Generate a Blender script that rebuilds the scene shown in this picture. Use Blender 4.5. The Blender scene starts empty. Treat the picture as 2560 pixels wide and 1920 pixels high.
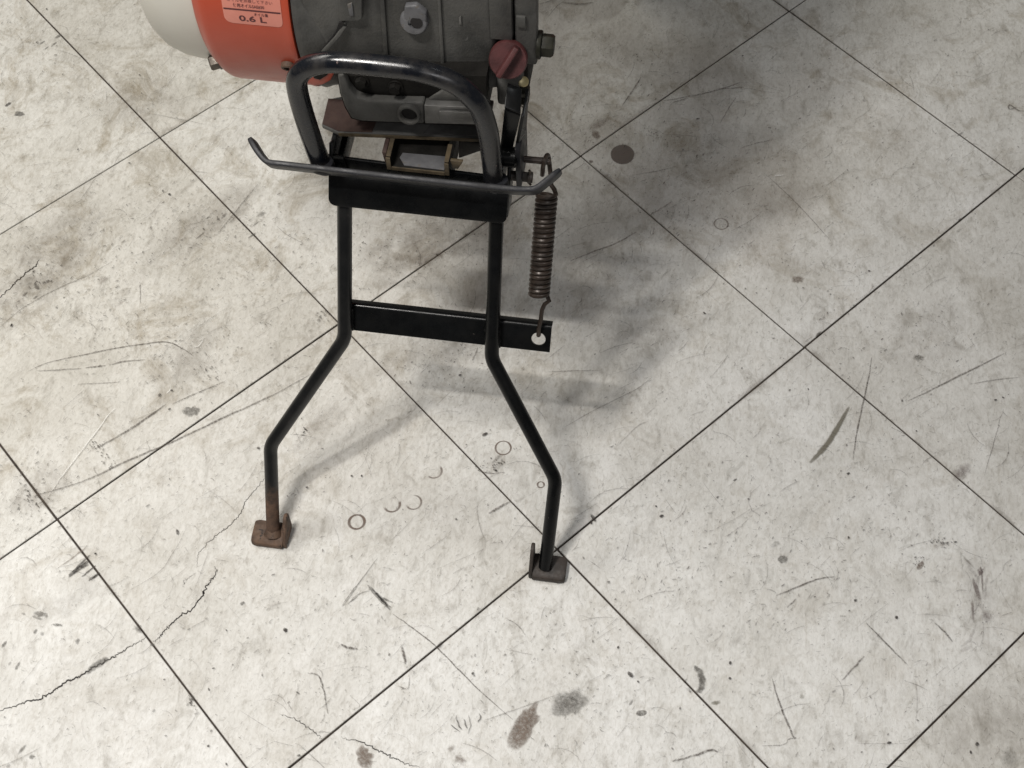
import bpy, bmesh, math, random
from mathutils import Vector as V, Matrix
random.seed(7)
S = bpy.context.scene
COL = S.collection
pi = math.pi

# ------------------------------------------------------------------ camera
CAM = V((0.2538, -0.64636, 1.55262))
RIGHT = V((0.98917, 0.14566, -0.01781)); DOWN = V((0.11597, -0.85032, -0.51333)); FWD = V((-0.08992, 0.5057, -0.85801))
FPX = 3378.85
cd = bpy.data.cameras.new('camera'); cam = bpy.data.objects.new('camera', cd); COL.objects.link(cam)
cd.sensor_width = 36; cd.lens = FPX / 2560 * 36; cd.clip_start = .02; cd.clip_end = 60
m3 = Matrix((RIGHT, -DOWN, -FWD)).transposed()
cam.matrix_world = Matrix.Translation(CAM) @ m3.to_4x4()
S.camera = cam

# ------------------------------------------------------------------ light
S.view_settings.view_transform = 'Standard'; S.view_settings.look = 'None'
S.view_settings.exposure = -.1; S.view_settings.gamma = 1
w = bpy.data.worlds.new('World'); S.world = w; w.use_nodes = True
bg = w.node_tree.nodes['Background']; bg.inputs[0].default_value = (1.0, .97, .93, 1); bg.inputs[1].default_value = .085

def lamp(name, loc, target, sx, sy, power, color, roll=0):
    l = bpy.data.lights.new(name, 'AREA'); l.shape = 'RECTANGLE'; l.size = sx; l.size_y = sy
    l.energy = power; l.color = color
    o = bpy.data.objects.new(name, l); COL.objects.link(o); o.location = loc
    d = V(target) - V(loc)
    o.rotation_euler = (0, 0, roll)
    return o
def overhead_light(x, y, L, wd, power, color, turn=0.0): lamp('overhead_light', (x, y, 2.3), (x, y + .0001, 0), L, wd, power, color, turn)
TURN = math.radians(49.2)                      # the tubes run with the tile joints
overhead_light(-.55, -.24, .60, .06, 26, (1.0, .965, .915), TURN)
overhead_light(-.45, -.46, .34, .05, 21, (1.0, .962, .92), 0)
overhead_light(-1.55, .80, 1.2, .7, 28, (1.0, .965, .905), TURN)  # unseen broad soft panel, standing for daylight from the left
overhead_light(.71, .99, .28, .06, 6.5, (.95, .985, 1.0), TURN)
overhead_light(.85, -1.40, 1.0, .3, 15, (.985, .975, 1.0), TURN)  # added fill that brightens the front right floor

# ------------------------------------------------------------------ pixel rays onto real planes (photo px, 2560 x 1920)
def ray(x, y): return RIGHT * ((x - 1280) / FPX) + DOWN * ((y - 960) / FPX) + FWD
def at_z(x, y, z=0.0):
    d = ray(x, y); return CAM + d * ((z - CAM.z) / d.z)
def at_y(x, y, yy):
    d = ray(x, y); return CAM + d * ((yy - CAM.y) / d.y)
def at_x(x, y, xx):
    d = ray(x, y); return CAM + d * ((xx - CAM.x) / d.x)
TILT = math.radians(33.13)
LEG_N = V((0, -math.cos(TILT), math.sin(TILT)))      # front normal of the stand's plane
LEG_U = V((0, math.sin(TILT), math.cos(TILT)))
def at_leg(x, y, off=0.0):                           # off > 0: in front of the plane of the legs
    d = ray(x, y); return CAM + d * ((LEG_N * off - CAM).dot(LEG_N) / d.dot(LEG_N))

# ------------------------------------------------------------------ materials
def new_mat(name):
    m = bpy.data.materials.new(name); m.use_nodes = True
    nt = m.node_tree; return m, nt, nt.nodes['Principled BSDF']
def N(nt, kind, **kw):
    n = nt.nodes.new(kind)
    for k, v in kw.items():
        if k in n.inputs: n.inputs[k].default_value = v
        else: setattr(n, k, v)
    return n
def ramp(nt, stops):
    r = nt.nodes.new('ShaderNodeValToRGB'); e = r.color_ramp.elements
    while len(e) < len(stops): e.new(.5)
    for i, (p, c) in enumerate(stops):
        e[i].position = p; e[i].color = (*c, 1) if len(c) == 3 else c
    return r
def coords(nt, scale=(1, 1, 1), rot=0):
    g = nt.nodes.new('ShaderNodeNewGeometry'); mp = nt.nodes.new('ShaderNodeMapping')
    mp.inputs['Scale'].default_value = scale; mp.inputs['Rotation'].default_value = (0, 0, rot)
    nt.links.new(g.outputs['Position'], mp.inputs['Vector']); return mp
def noise(nt, src, scale, detail=4, rough=.55, dist=0):
    n = nt.nodes.new('ShaderNodeTexNoise'); n.inputs['Scale'].default_value = scale
    n.inputs['Detail'].default_value = detail; n.inputs['Roughness'].default_value = rough
    n.inputs['Distortion'].default_value = dist
    nt.links.new(src.outputs[0], n.inputs['Vector']); return n
def mix(nt, fac, a, b, mode='MIX'):
    m = nt.nodes.new('ShaderNodeMix'); m.data_type = 'RGBA'; m.blend_type = mode
    for i, s in ((0, fac), (6, a), (7, b)):
        if hasattr(s, 'links') or hasattr(s, 'is_linked'): nt.links.new(s, m.inputs[i])
        else: m.inputs[i].default_value = s if i == 0 else (*s, 1)
    return m.outputs[2]
def bump(nt, h, strength, dist, bsdf):
    b = nt.nodes.new('ShaderNodeBump'); b.inputs['Strength'].default_value = strength; b.inputs['Distance'].default_value = dist
    nt.links.new(h, b.inputs['Height']); nt.links.new(b.outputs[0], bsdf.inputs['Normal']); return b

def worn(name, c1, c2, rough=(.35, .55), chip=None, chip_lo=.66, chip_scale=60, scale=25, metal=0, bmp=.15, bscale=300, spec=.5, dust=None):
    """paint or metal: two close tones, uneven gloss, fine grain, chips through to another colour, optional dust"""
    m, nt, p = new_mat(name)
    co = coords(nt)
    n1 = noise(nt, co, scale, 5, .6)
    r1 = ramp(nt, [(.35, c1), (.65, c2)]); nt.links.new(n1.outputs[0], r1.inputs[0])
    col = r1.outputs[0]
    rr = ramp(nt, [(.3, (rough[0],) * 3), (.7, (rough[1],) * 3)]); n2 = noise(nt, co, scale * 2.7, 4, .6); nt.links.new(n2.outputs[0], rr.inputs[0])
    ro = rr.outputs[0]
    if chip:
        n3 = noise(nt, co, chip_scale, 6, .65, .4)
        r3 = ramp(nt, [(chip_lo, (0, 0, 0)), (chip_lo + .03, (1, 1, 1))]); nt.links.new(n3.outputs[0], r3.inputs[0])
        col = mix(nt, r3.outputs[0], col, chip); ro = mix(nt, r3.outputs[0], ro, (.75, .75, .75))
    if dust:
        n4 = noise(nt, co, 38, 6, .7)
        r4 = ramp(nt, [(.42, (0, 0, 0)), (.72, (dust[1],) * 3)]); nt.links.new(n4.outputs[0], r4.inputs[0])
        col = mix(nt, r4.outputs[0], col, dust[0]); ro = mix(nt, r4.outputs[0], ro, (.8, .8, .8))
    nt.links.new(col, p.inputs['Base Color']); nt.links.new(ro, p.inputs['Roughness'])
    p.inputs['Metallic'].default_value = metal; p.inputs['Specular IOR Level'].default_value = spec
    nb = noise(nt, co, bscale, 3, .6); bump(nt, nb.outputs[0], bmp, .001, p)
    return m

M = {}
M['black'] = worn('black_paint', (.0022, .0025, .0028), (.004, .0045, .005), (.2, .34), chip=(.05, .042, .036), chip_lo=.70, chip_scale=120, dust=((.022, .02, .017), .14), bmp=.06, spec=.25)
M['black_gloss'] = worn('gloss_black_tube_paint', (.0035, .0045, .007), (.006, .0075, .011), (.14, .24), chip=(.14, .10, .09), chip_lo=.69, chip_scale=130, dust=((.050, .043, .036), .42), bmp=.05)
M['bar'] = worn('scuffed_grey_steel', (.009, .0095, .012), (.019, .0195, .023), (.32, .5), chip=(.08, .072, .07), chip_lo=.66, chip_scale=110, dust=((.026, .025, .024), .35), spec=.25)
M['rust'] = worn('rusty_brown_steel', (.055, .034, .023), (.145, .088, .057), (.6, .85), chip=(.016, .013, .011), chip_lo=.58, chip_scale=130, scale=70, bmp=.5)
M['darkrust'] = worn('dark_worn_steel', (.02, .016, .013), (.045, .034, .027), (.5, .75), scale=70, bmp=.4)
M['spring'] = worn('brown_spring_steel', (.022, .016, .0125), (.042, .030, .023), (.3, .5), scale=90, metal=.35)
M['cast'] = worn('dirty_cast_aluminium', (.045, .0445, .042), (.105, .104, .098), (.45, .7), chip=(.125, .122, .118), chip_lo=.655, chip_scale=42, dust=((.105, .100, .089), .55), scale=18, bmp=.45, bscale=420, spec=.3)
M['castdark'] = worn('shaded_cast_aluminium', (.004, .0036, .003), (.011, .010, .0085), (.5, .8), scale=28, bmp=.4, bscale=420, spec=.18)  # casting tone darkened to paint the shade of recesses and undersides
M['alu'] = worn('bare_aluminium', (.085, .085, .09), (.125, .125, .13), (.45, .65), scale=60, bmp=.3, chip=(.11, .10, .09), chip_lo=.60)
M['machined'] = worn('machined_aluminium', (.11, .108, .102), (.20, .197, .19), (.3, .5), scale=40, metal=.4, bmp=.2)
M['red'] = worn('orange_red_paint', (.36, .050, .021), (.41, .061, .027), (.32, .45), scale=12, chip=(.10, .02, .012), chip_lo=.76, chip_scale=160, bmp=.05)
M['darkred'] = worn('dull_dark_red_plastic', (.042, .0095, .0095), (.078, .021, .021), (.5, .7), scale=60, bmp=.3, bscale=700)
M['brown'] = worn('red_brown_primer', (.028, .0135, .011), (.055, .032, .025), (.6, .8), scale=35, bmp=.3)
M['ochre'] = worn('rusty_yellow_edge', (.045, .033, .018), (.11, .082, .046), (.55, .8), scale=80, bmp=.3)
M['beige'] = worn('greyed_cream_paint', (.55, .53, .47), (.60, .58, .52), (.35, .5), scale=9, bmp=.04, chip=(.16, .09, .04), chip_lo=.79, chip_scale=70)
M['steel'] = worn('dull_bolt_steel', (.07, .06, .05), (.13, .11, .09), (.35, .55), scale=120, metal=.6)
M['olive'] = worn('olive_plated_bolt', (.012, .012, .008), (.022, .021, .014), (.4, .6), scale=120, spec=.2)
M['brass'] = worn('yellow_passivated_metal', (.5, .42, .2), (.6, .52, .3), (.35, .5), scale=90, metal=.4)
M['hole'] = worn('hole_shade', (.006, .005, .005), (.012, .01, .009), (.7, .9))  # near-black that paints the shade inside holes and the slit
M['label'] = worn('faded_pink_sticker', (.55, .20, .15), (.60, .23, .175), (.35, .5), scale=30, bmp=.03)
M['ink'] = worn('dark_red_ink', (.075, .020, .022), (.09, .025, .026), (.5, .6))
M['tank'] = M['red']
def worn_leg():
    m, nt, p = new_mat('black_paint_worn_to_rust_low_down'); co = coords(nt)
    g = nt.nodes.new('ShaderNodeSeparateXYZ'); nt.links.new(co.outputs[0], g.inputs[0])
    n = noise(nt, co, 75, 5, .65); a = nt.nodes.new('ShaderNodeMath'); a.operation = 'MULTIPLY_ADD'; a.inputs[1].default_value = .055
    nt.links.new(n.outputs[0], a.inputs[0]); nt.links.new(g.outputs['Z'], a.inputs[2])
    r = ramp(nt, [(.083, (1, 1, 1)), (.091, (.35, .35, .35)), (.104, (0, 0, 0))]); nt.links.new(a.outputs[0], r.inputs[0])
    n2 = noise(nt, co, 120, 5, .7); c = ramp(nt, [(.35, (.05, .030, .020)), (.65, (.115, .066, .042))]); nt.links.new(n2.outputs[0], c.inputs[0])
    n3 = noise(nt, co, 45, 5, .6); k = ramp(nt, [(.4, (.004, .0045, .005)), (.66, (.010, .010, .010)), (.74, (.035, .03, .03))]); nt.links.new(n3.outputs[0], k.inputs[0])
    nt.links.new(mix(nt, r.outputs[0], k.outputs[0], c.outputs[0]), p.inputs['Base Color'])
    nt.links.new(mix(nt, r.outputs[0], (.3, .3, .3), (.8, .8, .8)), p.inputs['Roughness'])
    bump(nt, n2.outputs[0], .12, .001, p); return m
M['leg_worn'] = worn_leg()

# floor tile: off-white, mottled, scuffed, dirtier to the back left as the place is
def floor_mat():
    m, nt, p = new_mat('scuffed_off_white_floor_tile')
    co = coords(nt)
    fs = coords(nt, (1, .55, 1), .85)
    fine = noise(nt, fs, 210, 8, .74, .9)
    mid = noise(nt, fs, 46, 7, .7, .7)
    big = noise(nt, co, 5.2, 6, .62, .3)
    st = coords(nt, (60, 8, 1), .62); streak = noise(nt, st, 3.2, 5, .65, .4)
    c = ramp(nt, [(.25, (.42, .40, .37)), (.40, (.63, .622, .60)), (.50, (.71, .708, .695)), (.66, (.79, .79, .78))])
    nt.links.new(fine.outputs[0], c.inputs[0]); col = c.outputs[0]
    c2 = ramp(nt, [(.33, (.56, .54, .51)), (.46, (.92, .918, .91)), (.6, (1, 1, 1))]); nt.links.new(mid.outputs[0], c2.inputs[0])
    col = mix(nt, .62, col, c2.outputs[0], 'MULTIPLY')
    c3 = ramp(nt, [(.34, (.77, .755, .725)), (.58, (1, 1, 1))]); nt.links.new(big.outputs[0], c3.inputs[0])
    col = mix(nt, .7, col, c3.outputs[0], 'MULTIPLY')
    c4 = ramp(nt, [(.30, (.74, .70, .65)), (.42, (1, 1, 1))]); nt.links.new(streak.outputs[0], c4.inputs[0])
    col = mix(nt, .35, col, c4.outputs[0], 'MULTIPLY')
    # trodden-in brown grime, patchy, heavier towards the back left of the place
    gr = noise(nt, co, 11, 10, .76, .7)
    c5 = ramp(nt, [(.50, (1, 1, 1)), (.68, (.56, .51, .43))]); nt.links.new(gr.outputs[0], c5.inputs[0])
    where = nt.nodes.new('ShaderNodeSeparateXYZ'); nt.links.new(co.outputs[0], where.inputs[0])
    wm = nt.nodes.new('ShaderNodeMath'); wm.operation = 'MULTIPLY_ADD'; wm.inputs[1].default_value = -.55; nt.links.new(where.outputs['X'], wm.inputs[0])
    wy = nt.nodes.new('ShaderNodeMath'); wy.operation = 'MULTIPLY'; wy.inputs[1].default_value = .75; nt.links.new(where.outputs['Y'], wy.inputs[0]); nt.links.new(wy.outputs[0], wm.inputs[2])
    wr = ramp(nt, [(0, (.38, .38, .38)), (.45, (1, 1, 1))]); nt.links.new(wm.outputs[0], wr.inputs[0])
    col = mix(nt, wr.outputs[0], col, mix(nt, 1.0, col, c5.outputs[0], 'MULTIPLY'))
    col = mix(nt, wr.outputs[0], col, mix(nt, 1.0, col, (.985, .972, .925), 'MULTIPLY'))  # warm tint: dirt and lamp warmth both painted in towards the back left
    oi = nt.nodes.new('ShaderNodeObjectInfo')
    c6 = ramp(nt, [(0, (.90, .89, .87)), (1, (1, 1, 1))]); nt.links.new(oi.outputs['Random'], c6.inputs[0])
    col = mix(nt, 1.0, col, c6.outputs[0], 'MULTIPLY')
    nt.links.new(col, p.inputs['Base Color'])
    r = ramp(nt, [(.3, (.28,) * 3), (.7, (.52,) * 3)]); nt.links.new(mid.outputs[0], r.inputs[0]); nt.links.new(r.outputs[0], p.inputs['Roughness'])
    p.inputs['Specular IOR Level'].default_value = .5
    bump(nt, mid.outputs[0], .25, .0015, p)
    return m
M['tile'] = floor_mat()
M['grout'] = worn('black_joint_dirt', (.030, .022, .017), (.065, .050, .040), (.8, .95), scale=90)

def mark_mat(name, col, lo=.25, hi=.6, nscale=260, strength=1.0, edge=0):
    """a flat mark on the floor: opacity from the mesh's 'fade' attribute, broken up by grain"""
    m, nt, p = new_mat(name)
    p.inputs['Base Color'].default_value = (*col, 1); p.inputs['Roughness'].default_value = .6
    p.inputs['Specular IOR Level'].default_value = .3
    a = nt.nodes.new('ShaderNodeAttribute'); a.attribute_name = 'fade'
    n = noise(nt, coords(nt), nscale, 6, .7)
    r = ramp(nt, [(lo, (0, 0, 0)), (hi, (1, 1, 1))]); nt.links.new(n.outputs[0], r.inputs[0])
    k = nt.nodes.new('ShaderNodeMath'); k.operation = 'MULTIPLY'; nt.links.new(a.outputs['Fac'], k.inputs[0]); nt.links.new(r.outputs[0], k.inputs[1])
    if edge:
        n2 = noise(nt, coords(nt), edge, 6, .72); e1 = nt.nodes.new('ShaderNodeMath'); e1.operation = 'MULTIPLY_ADD'; e1.inputs[1].default_value = 1.6; e1.inputs[2].default_value = -.88
        nt.links.new(a.outputs['Fac'], e1.inputs[0]); e2 = nt.nodes.new('ShaderNodeMath'); e2.operation = 'ADD'; nt.links.new(e1.outputs[0], e2.inputs[0]); nt.links.new(n2.outputs[0], e2.inputs[1])
        r2 = ramp(nt, [(.0, (0, 0, 0)), (.6, (1, 1, 1))]); nt.links.new(e2.outputs[0], r2.inputs[0])
        k3 = nt.nodes.new('ShaderNodeMath'); k3.operation = 'MULTIPLY'; nt.links.new(k.outputs[0], k3.inputs[0]); nt.links.new(r2.outputs[0], k3.inputs[1]); k = k3
    k2 = nt.nodes.new('ShaderNodeMath'); k2.operation = 'MULTIPLY'; k2.inputs[1].default_value = strength; nt.links.new(k.outputs[0], k2.inputs[0])
    nt.links.new(k2.outputs[0], p.inputs['Alpha'])
    return m
M['m_brown'] = mark_mat('brown_grime_mark', (.18, .135, .105), .12, .62, edge=240)
M['m_grey'] = mark_mat('grey_grime_mark', (.14, .132, .118), .15, .68, edge=240)
M['m_cloud'] = mark_mat('grime_and_shade', (.17, .135, .10), .33, .70, 34, .78)  # brown clouding: grime, plus shade painted in between the legs
M['m_grey2'] = mark_mat('dark_grit_in_scuffs', (.085, .072, .06), .2, .6, 120)
M['m_fleck'] = mark_mat('dirt_flecks_in_scuffs', (.16, .145, .125), .2, .6, 90)
M['m_film'] = mark_mat('thin_brown_film', (.26, .205, .15), .1, .85, 16, .36)
M['m_oval'] = mark_mat('dried_dark_spill', (.15, .125, .112), -.2, .3, 200, .85)
M['m_ring'] = mark_mat('dried_brown_ring', (.17, .125, .10), -.05, .42, 260, .9)
M['m_black'] = mark_mat('black_scuff_mark', (.045, .037, .032), .15, .6)
M['m_line'] = mark_mat('dark_scratch', (.09, .072, .06), .30, .6, 420)
M['m_crack'] = mark_mat('dark_crack', (.02, .015, .013), .0, .3, 500)
M['m_white'] = mark_mat('white_scratch', (.85, .84, .8), .2, .6, 300)
M['m_olive'] = mark_mat('olive_smear', (.175, .16, .12), -.1, .4, 200, .95, edge=190)
M['m_pink'] = mark_mat('pinkish_stain', (.175, .135, .13), .05, .6, edge=150)

# ------------------------------------------------------------------ mesh helpers
def mk(name, bm, mat, parent=None, smooth=True, angle=40):
    me = bpy.data.meshes.new(name); bmesh.ops.recalc_face_normals(bm, faces=bm.faces[:]) if len(bm.faces) else None
    bm.to_mesh(me); bm.free()
    if mat: me.materials.append(M[mat])
    if smooth:
        for p in me.polygons: p.use_smooth = True
        try: me.set_sharp_from_angle(angle=math.radians(angle))
        except Exception: pass
    o = bpy.data.objects.new(name, me); COL.objects.link(o)
    if parent: o.parent = parent
    return o
def empty(name, loc=(0, 0, 0)):
    o = bpy.data.objects.new(name, None); COL.objects.link(o); o.location = loc; return o
def bevel(bm, w, seg=2, sharp=25):
    es = [e for e in bm.edges if len(e.link_faces) == 2 and e.calc_face_angle(0) > math.radians(sharp)]
    bmesh.ops.bevel(bm, geom=es, offset=w, segments=seg, affect='EDGES', profile=.5, clamp_overlap=True)
def box(bm, x0, x1, y0, y1, z0, z1, bev=0, mat=None):
    b = bmesh.new(); bmesh.ops.create_cube(b, size=1)
    for v in b.verts: v.co = V(((x0 + x1) / 2 + v.co.x * (x1 - x0), (y0 + y1) / 2 + v.co.y * (y1 - y0), (z0 + z1) / 2 + v.co.z * (z1 - z0)))
    if bev: bevel(b, bev)
    join(bm, b, mat)
def join(bm, b, matx=None):
    bmesh.ops.recalc_face_normals(b, faces=b.faces[:])
    if matx is not None: bmesh.ops.transform(b, matrix=matx, verts=b.verts[:])
    t = bpy.data.meshes.new('t'); b.to_mesh(t); b.free(); bm.from_mesh(t); bpy.data.meshes.remove(t)
def fillet(pts, rad, seg=7):
    pts = [V(p) for p in pts]; out = [pts[0]]
    for i in range(1, len(pts) - 1):
        a, b, c = pts[i - 1], pts[i], pts[i + 1]; r = rad[i] if isinstance(rad, (list, tuple)) else rad
        d1 = (a - b).normalized(); d2 = (c - b).normalized(); ang = d1.angle(d2)
        if ang > 3.1 or r <= 0: out.append(b); continue
        t = min(r / math.tan(ang / 2), (a - b).length * .49, (c - b).length * .49)
        p1 = b + d1 * t; p2 = b + d2 * t
        for k in range(seg + 1):
            s = k / seg; out.append(p1 * (1 - s) ** 2 + b * 2 * s * (1 - s) + p2 * s * s)
    out.append(pts[-1]); return out
def sweep(bm, pts, prof, up=V((0, 0, 1)), closed_ends=True, scales=None):
    """sweep a closed 2-D profile [(a, b)] along pts with parallel transport"""
    pts = [V(p) for p in pts]; n = len(pts); rings = []
    t0 = (pts[1] - pts[0]).normalized(); nrm = (up - t0 * up.dot(t0)).normalized(); prev = t0
    for i, p in enumerate(pts):
        t = ((pts[i + 1] - p).normalized() if i == 0 else (p - pts[i - 1]).normalized() if i == n - 1 else ((pts[i + 1] - p).normalized() + (p - pts[i - 1]).normalized()).normalized())
        nrm = prev.rotation_difference(t) @ nrm; nrm = (nrm - t * nrm.dot(t)).normalized(); prev = t
        b = t.cross(nrm); s = scales[i] if scales else 1
        rings.append([bm.verts.new(p + nrm * (u * s) + b * (v_ * s)) for u, v_ in prof])
    k = len(prof)
    for i in range(n - 1):
        for j in range(k): bm.faces.new((rings[i][j], rings[i][(j + 1) % k], rings[i + 1][(j + 1) % k], rings[i + 1][j]))
    if closed_ends: bm.faces.new(rings[0][::-1]); bm.faces.new(rings[-1])
def circ(r, n=14): return [(r * math.cos(2 * pi * i / n), r * math.sin(2 * pi * i / n)) for i in range(n)]
def rrect(a, b, r, n=3):
    out = []
    for cx, cy, s in ((a - r, b - r, 0), (-a + r, b - r, 1), (-a + r, -b + r, 2), (a - r, -b + r, 3)):
        for k in range(n + 1):
            t = (s + k / n) * pi / 2; out.append((cx + r * math.cos(t), cy + r * math.sin(t)))
    return out
def tube(bm, pts, r, n=14, rad=0, seg=7): sweep(bm, fillet(pts, rad, seg) if rad else pts, circ(r, n))
def lathe(bm, prof, axis_o, axis_d, n=64, ref=None):
    """prof [(along, radius)] turned about the axis"""
    o = V(axis_o); d = V(axis_d).normalized(); a = V(ref) if ref else (V((0, 0, 1)) if abs(d.z) < .9 else V((1, 0, 0)))
    a = (a - d * a.dot(d)).normalized(); b = d.cross(a); rings = []
    for (s, r) in prof:
        if r < 1e-6: rings.append([bm.verts.new(o + d * s)])
        else: rings.append([bm.verts.new(o + d * s + a * (r * math.cos(2 * pi * i / n)) + b * (r * math.sin(2 * pi * i / n))) for i in range(n)])
    for i in range(len(rings) - 1):
        A, B = rings[i], rings[i + 1]
        for j in range(n):
            k = (j + 1) % n
            if len(A) == 1 and len(B) == 1: continue
            if len(A) == 1: bm.faces.new((A[0], B[j], B[k]))
            elif len(B) == 1: bm.faces.new((A[j], A[k], B[0]))
            else: bm.faces.new((A[j], A[k], B[k], B[j]))
def prism(bm, poly, vec, bev=0, seg=2):
    """extrude a planar polygon of 3-D points along vec"""
    b = bmesh.new(); vs = [b.verts.new(V(p)) for p in poly]; f = b.faces.new(vs)
    r = bmesh.ops.extrude_face_region(b, geom=[f]); bmesh.ops.translate(b, vec=V(vec), verts=[v for v in r['geom'] if isinstance(v, bmesh.types.BMVert)])
    bmesh.ops.recalc_face_normals(b, faces=b.faces[:])
    if bev: bevel(b, bev, seg)
    join(bm, b)
def hexbolt(bm, o, d, af, h, washer=0, wt=.002):
    o = V(o); d = V(d).normalized()
    s = 0
    if washer: lathe(bm, [(0, 0), (0, washer), (wt * .7, washer), (wt, washer * .96), (wt, 0)], o, d, 24); s = wt
    R = af / math.sqrt(3)
    b = bmesh.new(); lathe(b, [(s, 0), (s, R), (s + h * .82, R), (s + h, R * .86), (s + h, 0)], o, d, 6); join(bm, b)

# ------------------------------------------------------------------ floor
T = .45
TO = V((-1.13465, .57962, 0)); TU = V((.75745, -.6529, 0)); TV = V((.6529, .75745, 0))
floor = empty('floor'); floor['kind'] = 'structure'; floor['label'] = 'scuffed off-white floor of large square tiles with black joints'
bm = bmesh.new(); c = .5 * (TU + TV)
P = [TO + TU * (a * T) + TV * (b * T) for a, b in ((-3, -3), (8, -3), (8, 8), (-3, 8))]
prism(bm, [p + V((0, 0, -.0035)) for p in P], (0, 0, -.02)); mk('joint_bed', bm, 'grout', floor, smooth=False)
bm = bmesh.new(); g = .00115
prism(bm, [(-T / 2 + g, -T / 2 + g, -.003), (T / 2 - g, -T / 2 + g, -.003), (T / 2 - g, T / 2 - g, -.003), (-T / 2 + g, T / 2 - g, -.003)], (0, 0, .003), .0006, 1)
tile_me = None
for i in range(-3, 8):
    for j in range(-3, 8):
        ctr = TO + TU * ((i + .5) * T) + TV * ((j + .5) * T)
        if tile_me is None:
            o = mk('tile', bm, 'tile', floor, smooth=False); tile_me = o.data
        else:
            o = bpy.data.objects.new('tile', tile_me); COL.objects.link(o); o.parent = floor
        o.location = ctr + V((random.uniform(-.0003, .0003), random.uniform(-.0003, .0003), 0))
        o.rotation_euler = (0, 0, math.atan2(TU.y, TU.x) + random.uniform(-.0007, .0007))

# ------------------------------------------------------------------ marks on the floor (flat dirt, each lying on the tiles)
ZM = [.00025]
class Mark:
    def __init__(s, dz=True):
        s.bm = bmesh.new(); s.f = s.bm.verts.layers.float.new('fade'); s.z = ZM[0]
        if dz: ZM[0] += .000012
    def vert(s, p, f):
        v = s.bm.verts.new((p.x, p.y, s.z)); v[s.f] = f; return v
    def stroke(s, pts, w, a=1.0, taper=True, soft=True):
        """pts world, w width (m)"""
        n = len(pts); rows = []
        for i, p in enumerate(pts):
            q0 = pts[max(i - 1, 0)]; q1 = pts[min(i + 1, n - 1)]; d = (q1 - q0); d.z = 0
            if d.length < 1e-7: d = V((1, 0, 0))
            d.normalize(); nn = V((-d.y, d.x, 0))
            k = math.sin(pi * (i + .35) / (n - 1 + .7)) ** .5 if taper else 1
            ww = w * (.2 + .8 * k) * random.uniform(.82, 1.15) / 2
            aa = a * (.45 + .55 * k)
            if soft: rows.append([s.vert(p - nn * ww * 1.8, 0), s.vert(p - nn * ww * .6, aa), s.vert(p + nn * ww * .6, aa), s.vert(p + nn * ww * 1.8, 0)])
            else: rows.append([s.vert(p - nn * ww, aa), s.vert(p + nn * ww, aa)])
        for i in range(n - 1):
            for j in range(len(rows[0]) - 1): s.bm.faces.new((rows[i][j], rows[i][j + 1], rows[i + 1][j + 1], rows[i + 1][j]))
    def blot(s, c, rx, ry, ang=0, a=1.0, rag=.25, soft=.45, n=26):
        """irregular soft-edged patch"""
        ph = [random.uniform(0, 6.28) for _ in range(5)]; am = [random.uniform(.3, 1) for _ in range(5)]
        ctr = s.vert(c, a); rings = []
        for kr, fa in ((1 - soft, a * .92), (1 - soft * .45, a * .6), (1.0, 0)):
            ring = []
            for i in range(n):
                t = 2 * pi * i / n
                r = 1 + rag * sum(am[k] * math.sin((k + (1 if k < 2 else 3)) * t + ph[k]) * (1.5 if k < 2 else .55) for k in range(5)) / 2.6
                x, y = rx * r * kr * math.cos(t), ry * r * kr * math.sin(t)
                ring.append(s.vert(V((c.x + x * math.cos(ang) - y * math.sin(ang), c.y + x * math.sin(ang) + y * math.cos(ang), 0)), fa))
            rings.append(ring)
        for i in range(n):
            k = (i + 1) % n
            s.bm.faces.new((ctr, rings[0][i], rings[0][k]))
            for q in (0, 1): s.bm.faces.new((rings[q][i], rings[q + 1][i], rings[q + 1][k], rings[q][k]))
    def ring(s, c, r, w, a=1.0, t0=0, t1=2 * pi, n=40):
        rows = []
        for i in range(n + 1):
            t = t0 + (t1 - t0) * i / n; d = V((math.cos(t), math.sin(t), 0)); ww = w * (1 + .25 * math.sin(t * 2 + 1)) / 2
            e = min(i, n - i) / 4 if t1 - t0 < 6.2 else 1; aa = a * min(1, e) * (.85 + .15 * math.sin(3 * t))
            rows.append([s.vert(c + d * (r - ww * 1.6), 0), s.vert(c + d * (r - ww * .7), aa), s.vert(c + d * (r + ww * .7), aa), s.vert(c + d * (r + ww * 1.6), 0)])
        for i in range(n):
            for j in range(3): s.bm.faces.new((rows[i][j], rows[i][j + 1], rows[i + 1][j + 1], rows[i + 1][j]))
    def done(s, name, mat, stuff=False, label=None):
        me = bpy.data.meshes.new(name); s.bm.to_mesh(me); s.bm.free(); me.materials.append(M[mat])
        o = bpy.data.objects.new(name, me); COL.objects.link(o); o.parent = floor
        if stuff: o['kind'] = 'stuff'
        if label: o['label'] = label
        return o
F = lambda x, y: at_z(x, y, 0)
MM = .001 / 2.05 * 1.0            # metres per photo px on the floor, roughly
def path(pp, sub=6, jit=0.0, curve=True):
    w_ = [F(*p) for p in pp]; out = []
    n = len(w_)
    for i in range(n - 1):
        p0 = w_[max(i - 1, 0)]; p1 = w_[i]; p2 = w_[i + 1]; p3 = w_[min(i + 2, n - 1)]
        for k in range(sub):
            t = k / sub
            q = (p1 * 2 + (p2 - p0) * t + (p0 * 2 - p1 * 5 + p2 * 4 - p3) * t * t + (p1 * 3 - p0 - p2 * 3 + p3) * t ** 3) * .5 if curve else p1.lerp(p2, t)
            out.append(q + V((random.gauss(0, jit), random.gauss(0, jit), 0)))
    out.append(w_[-1]); return out
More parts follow.
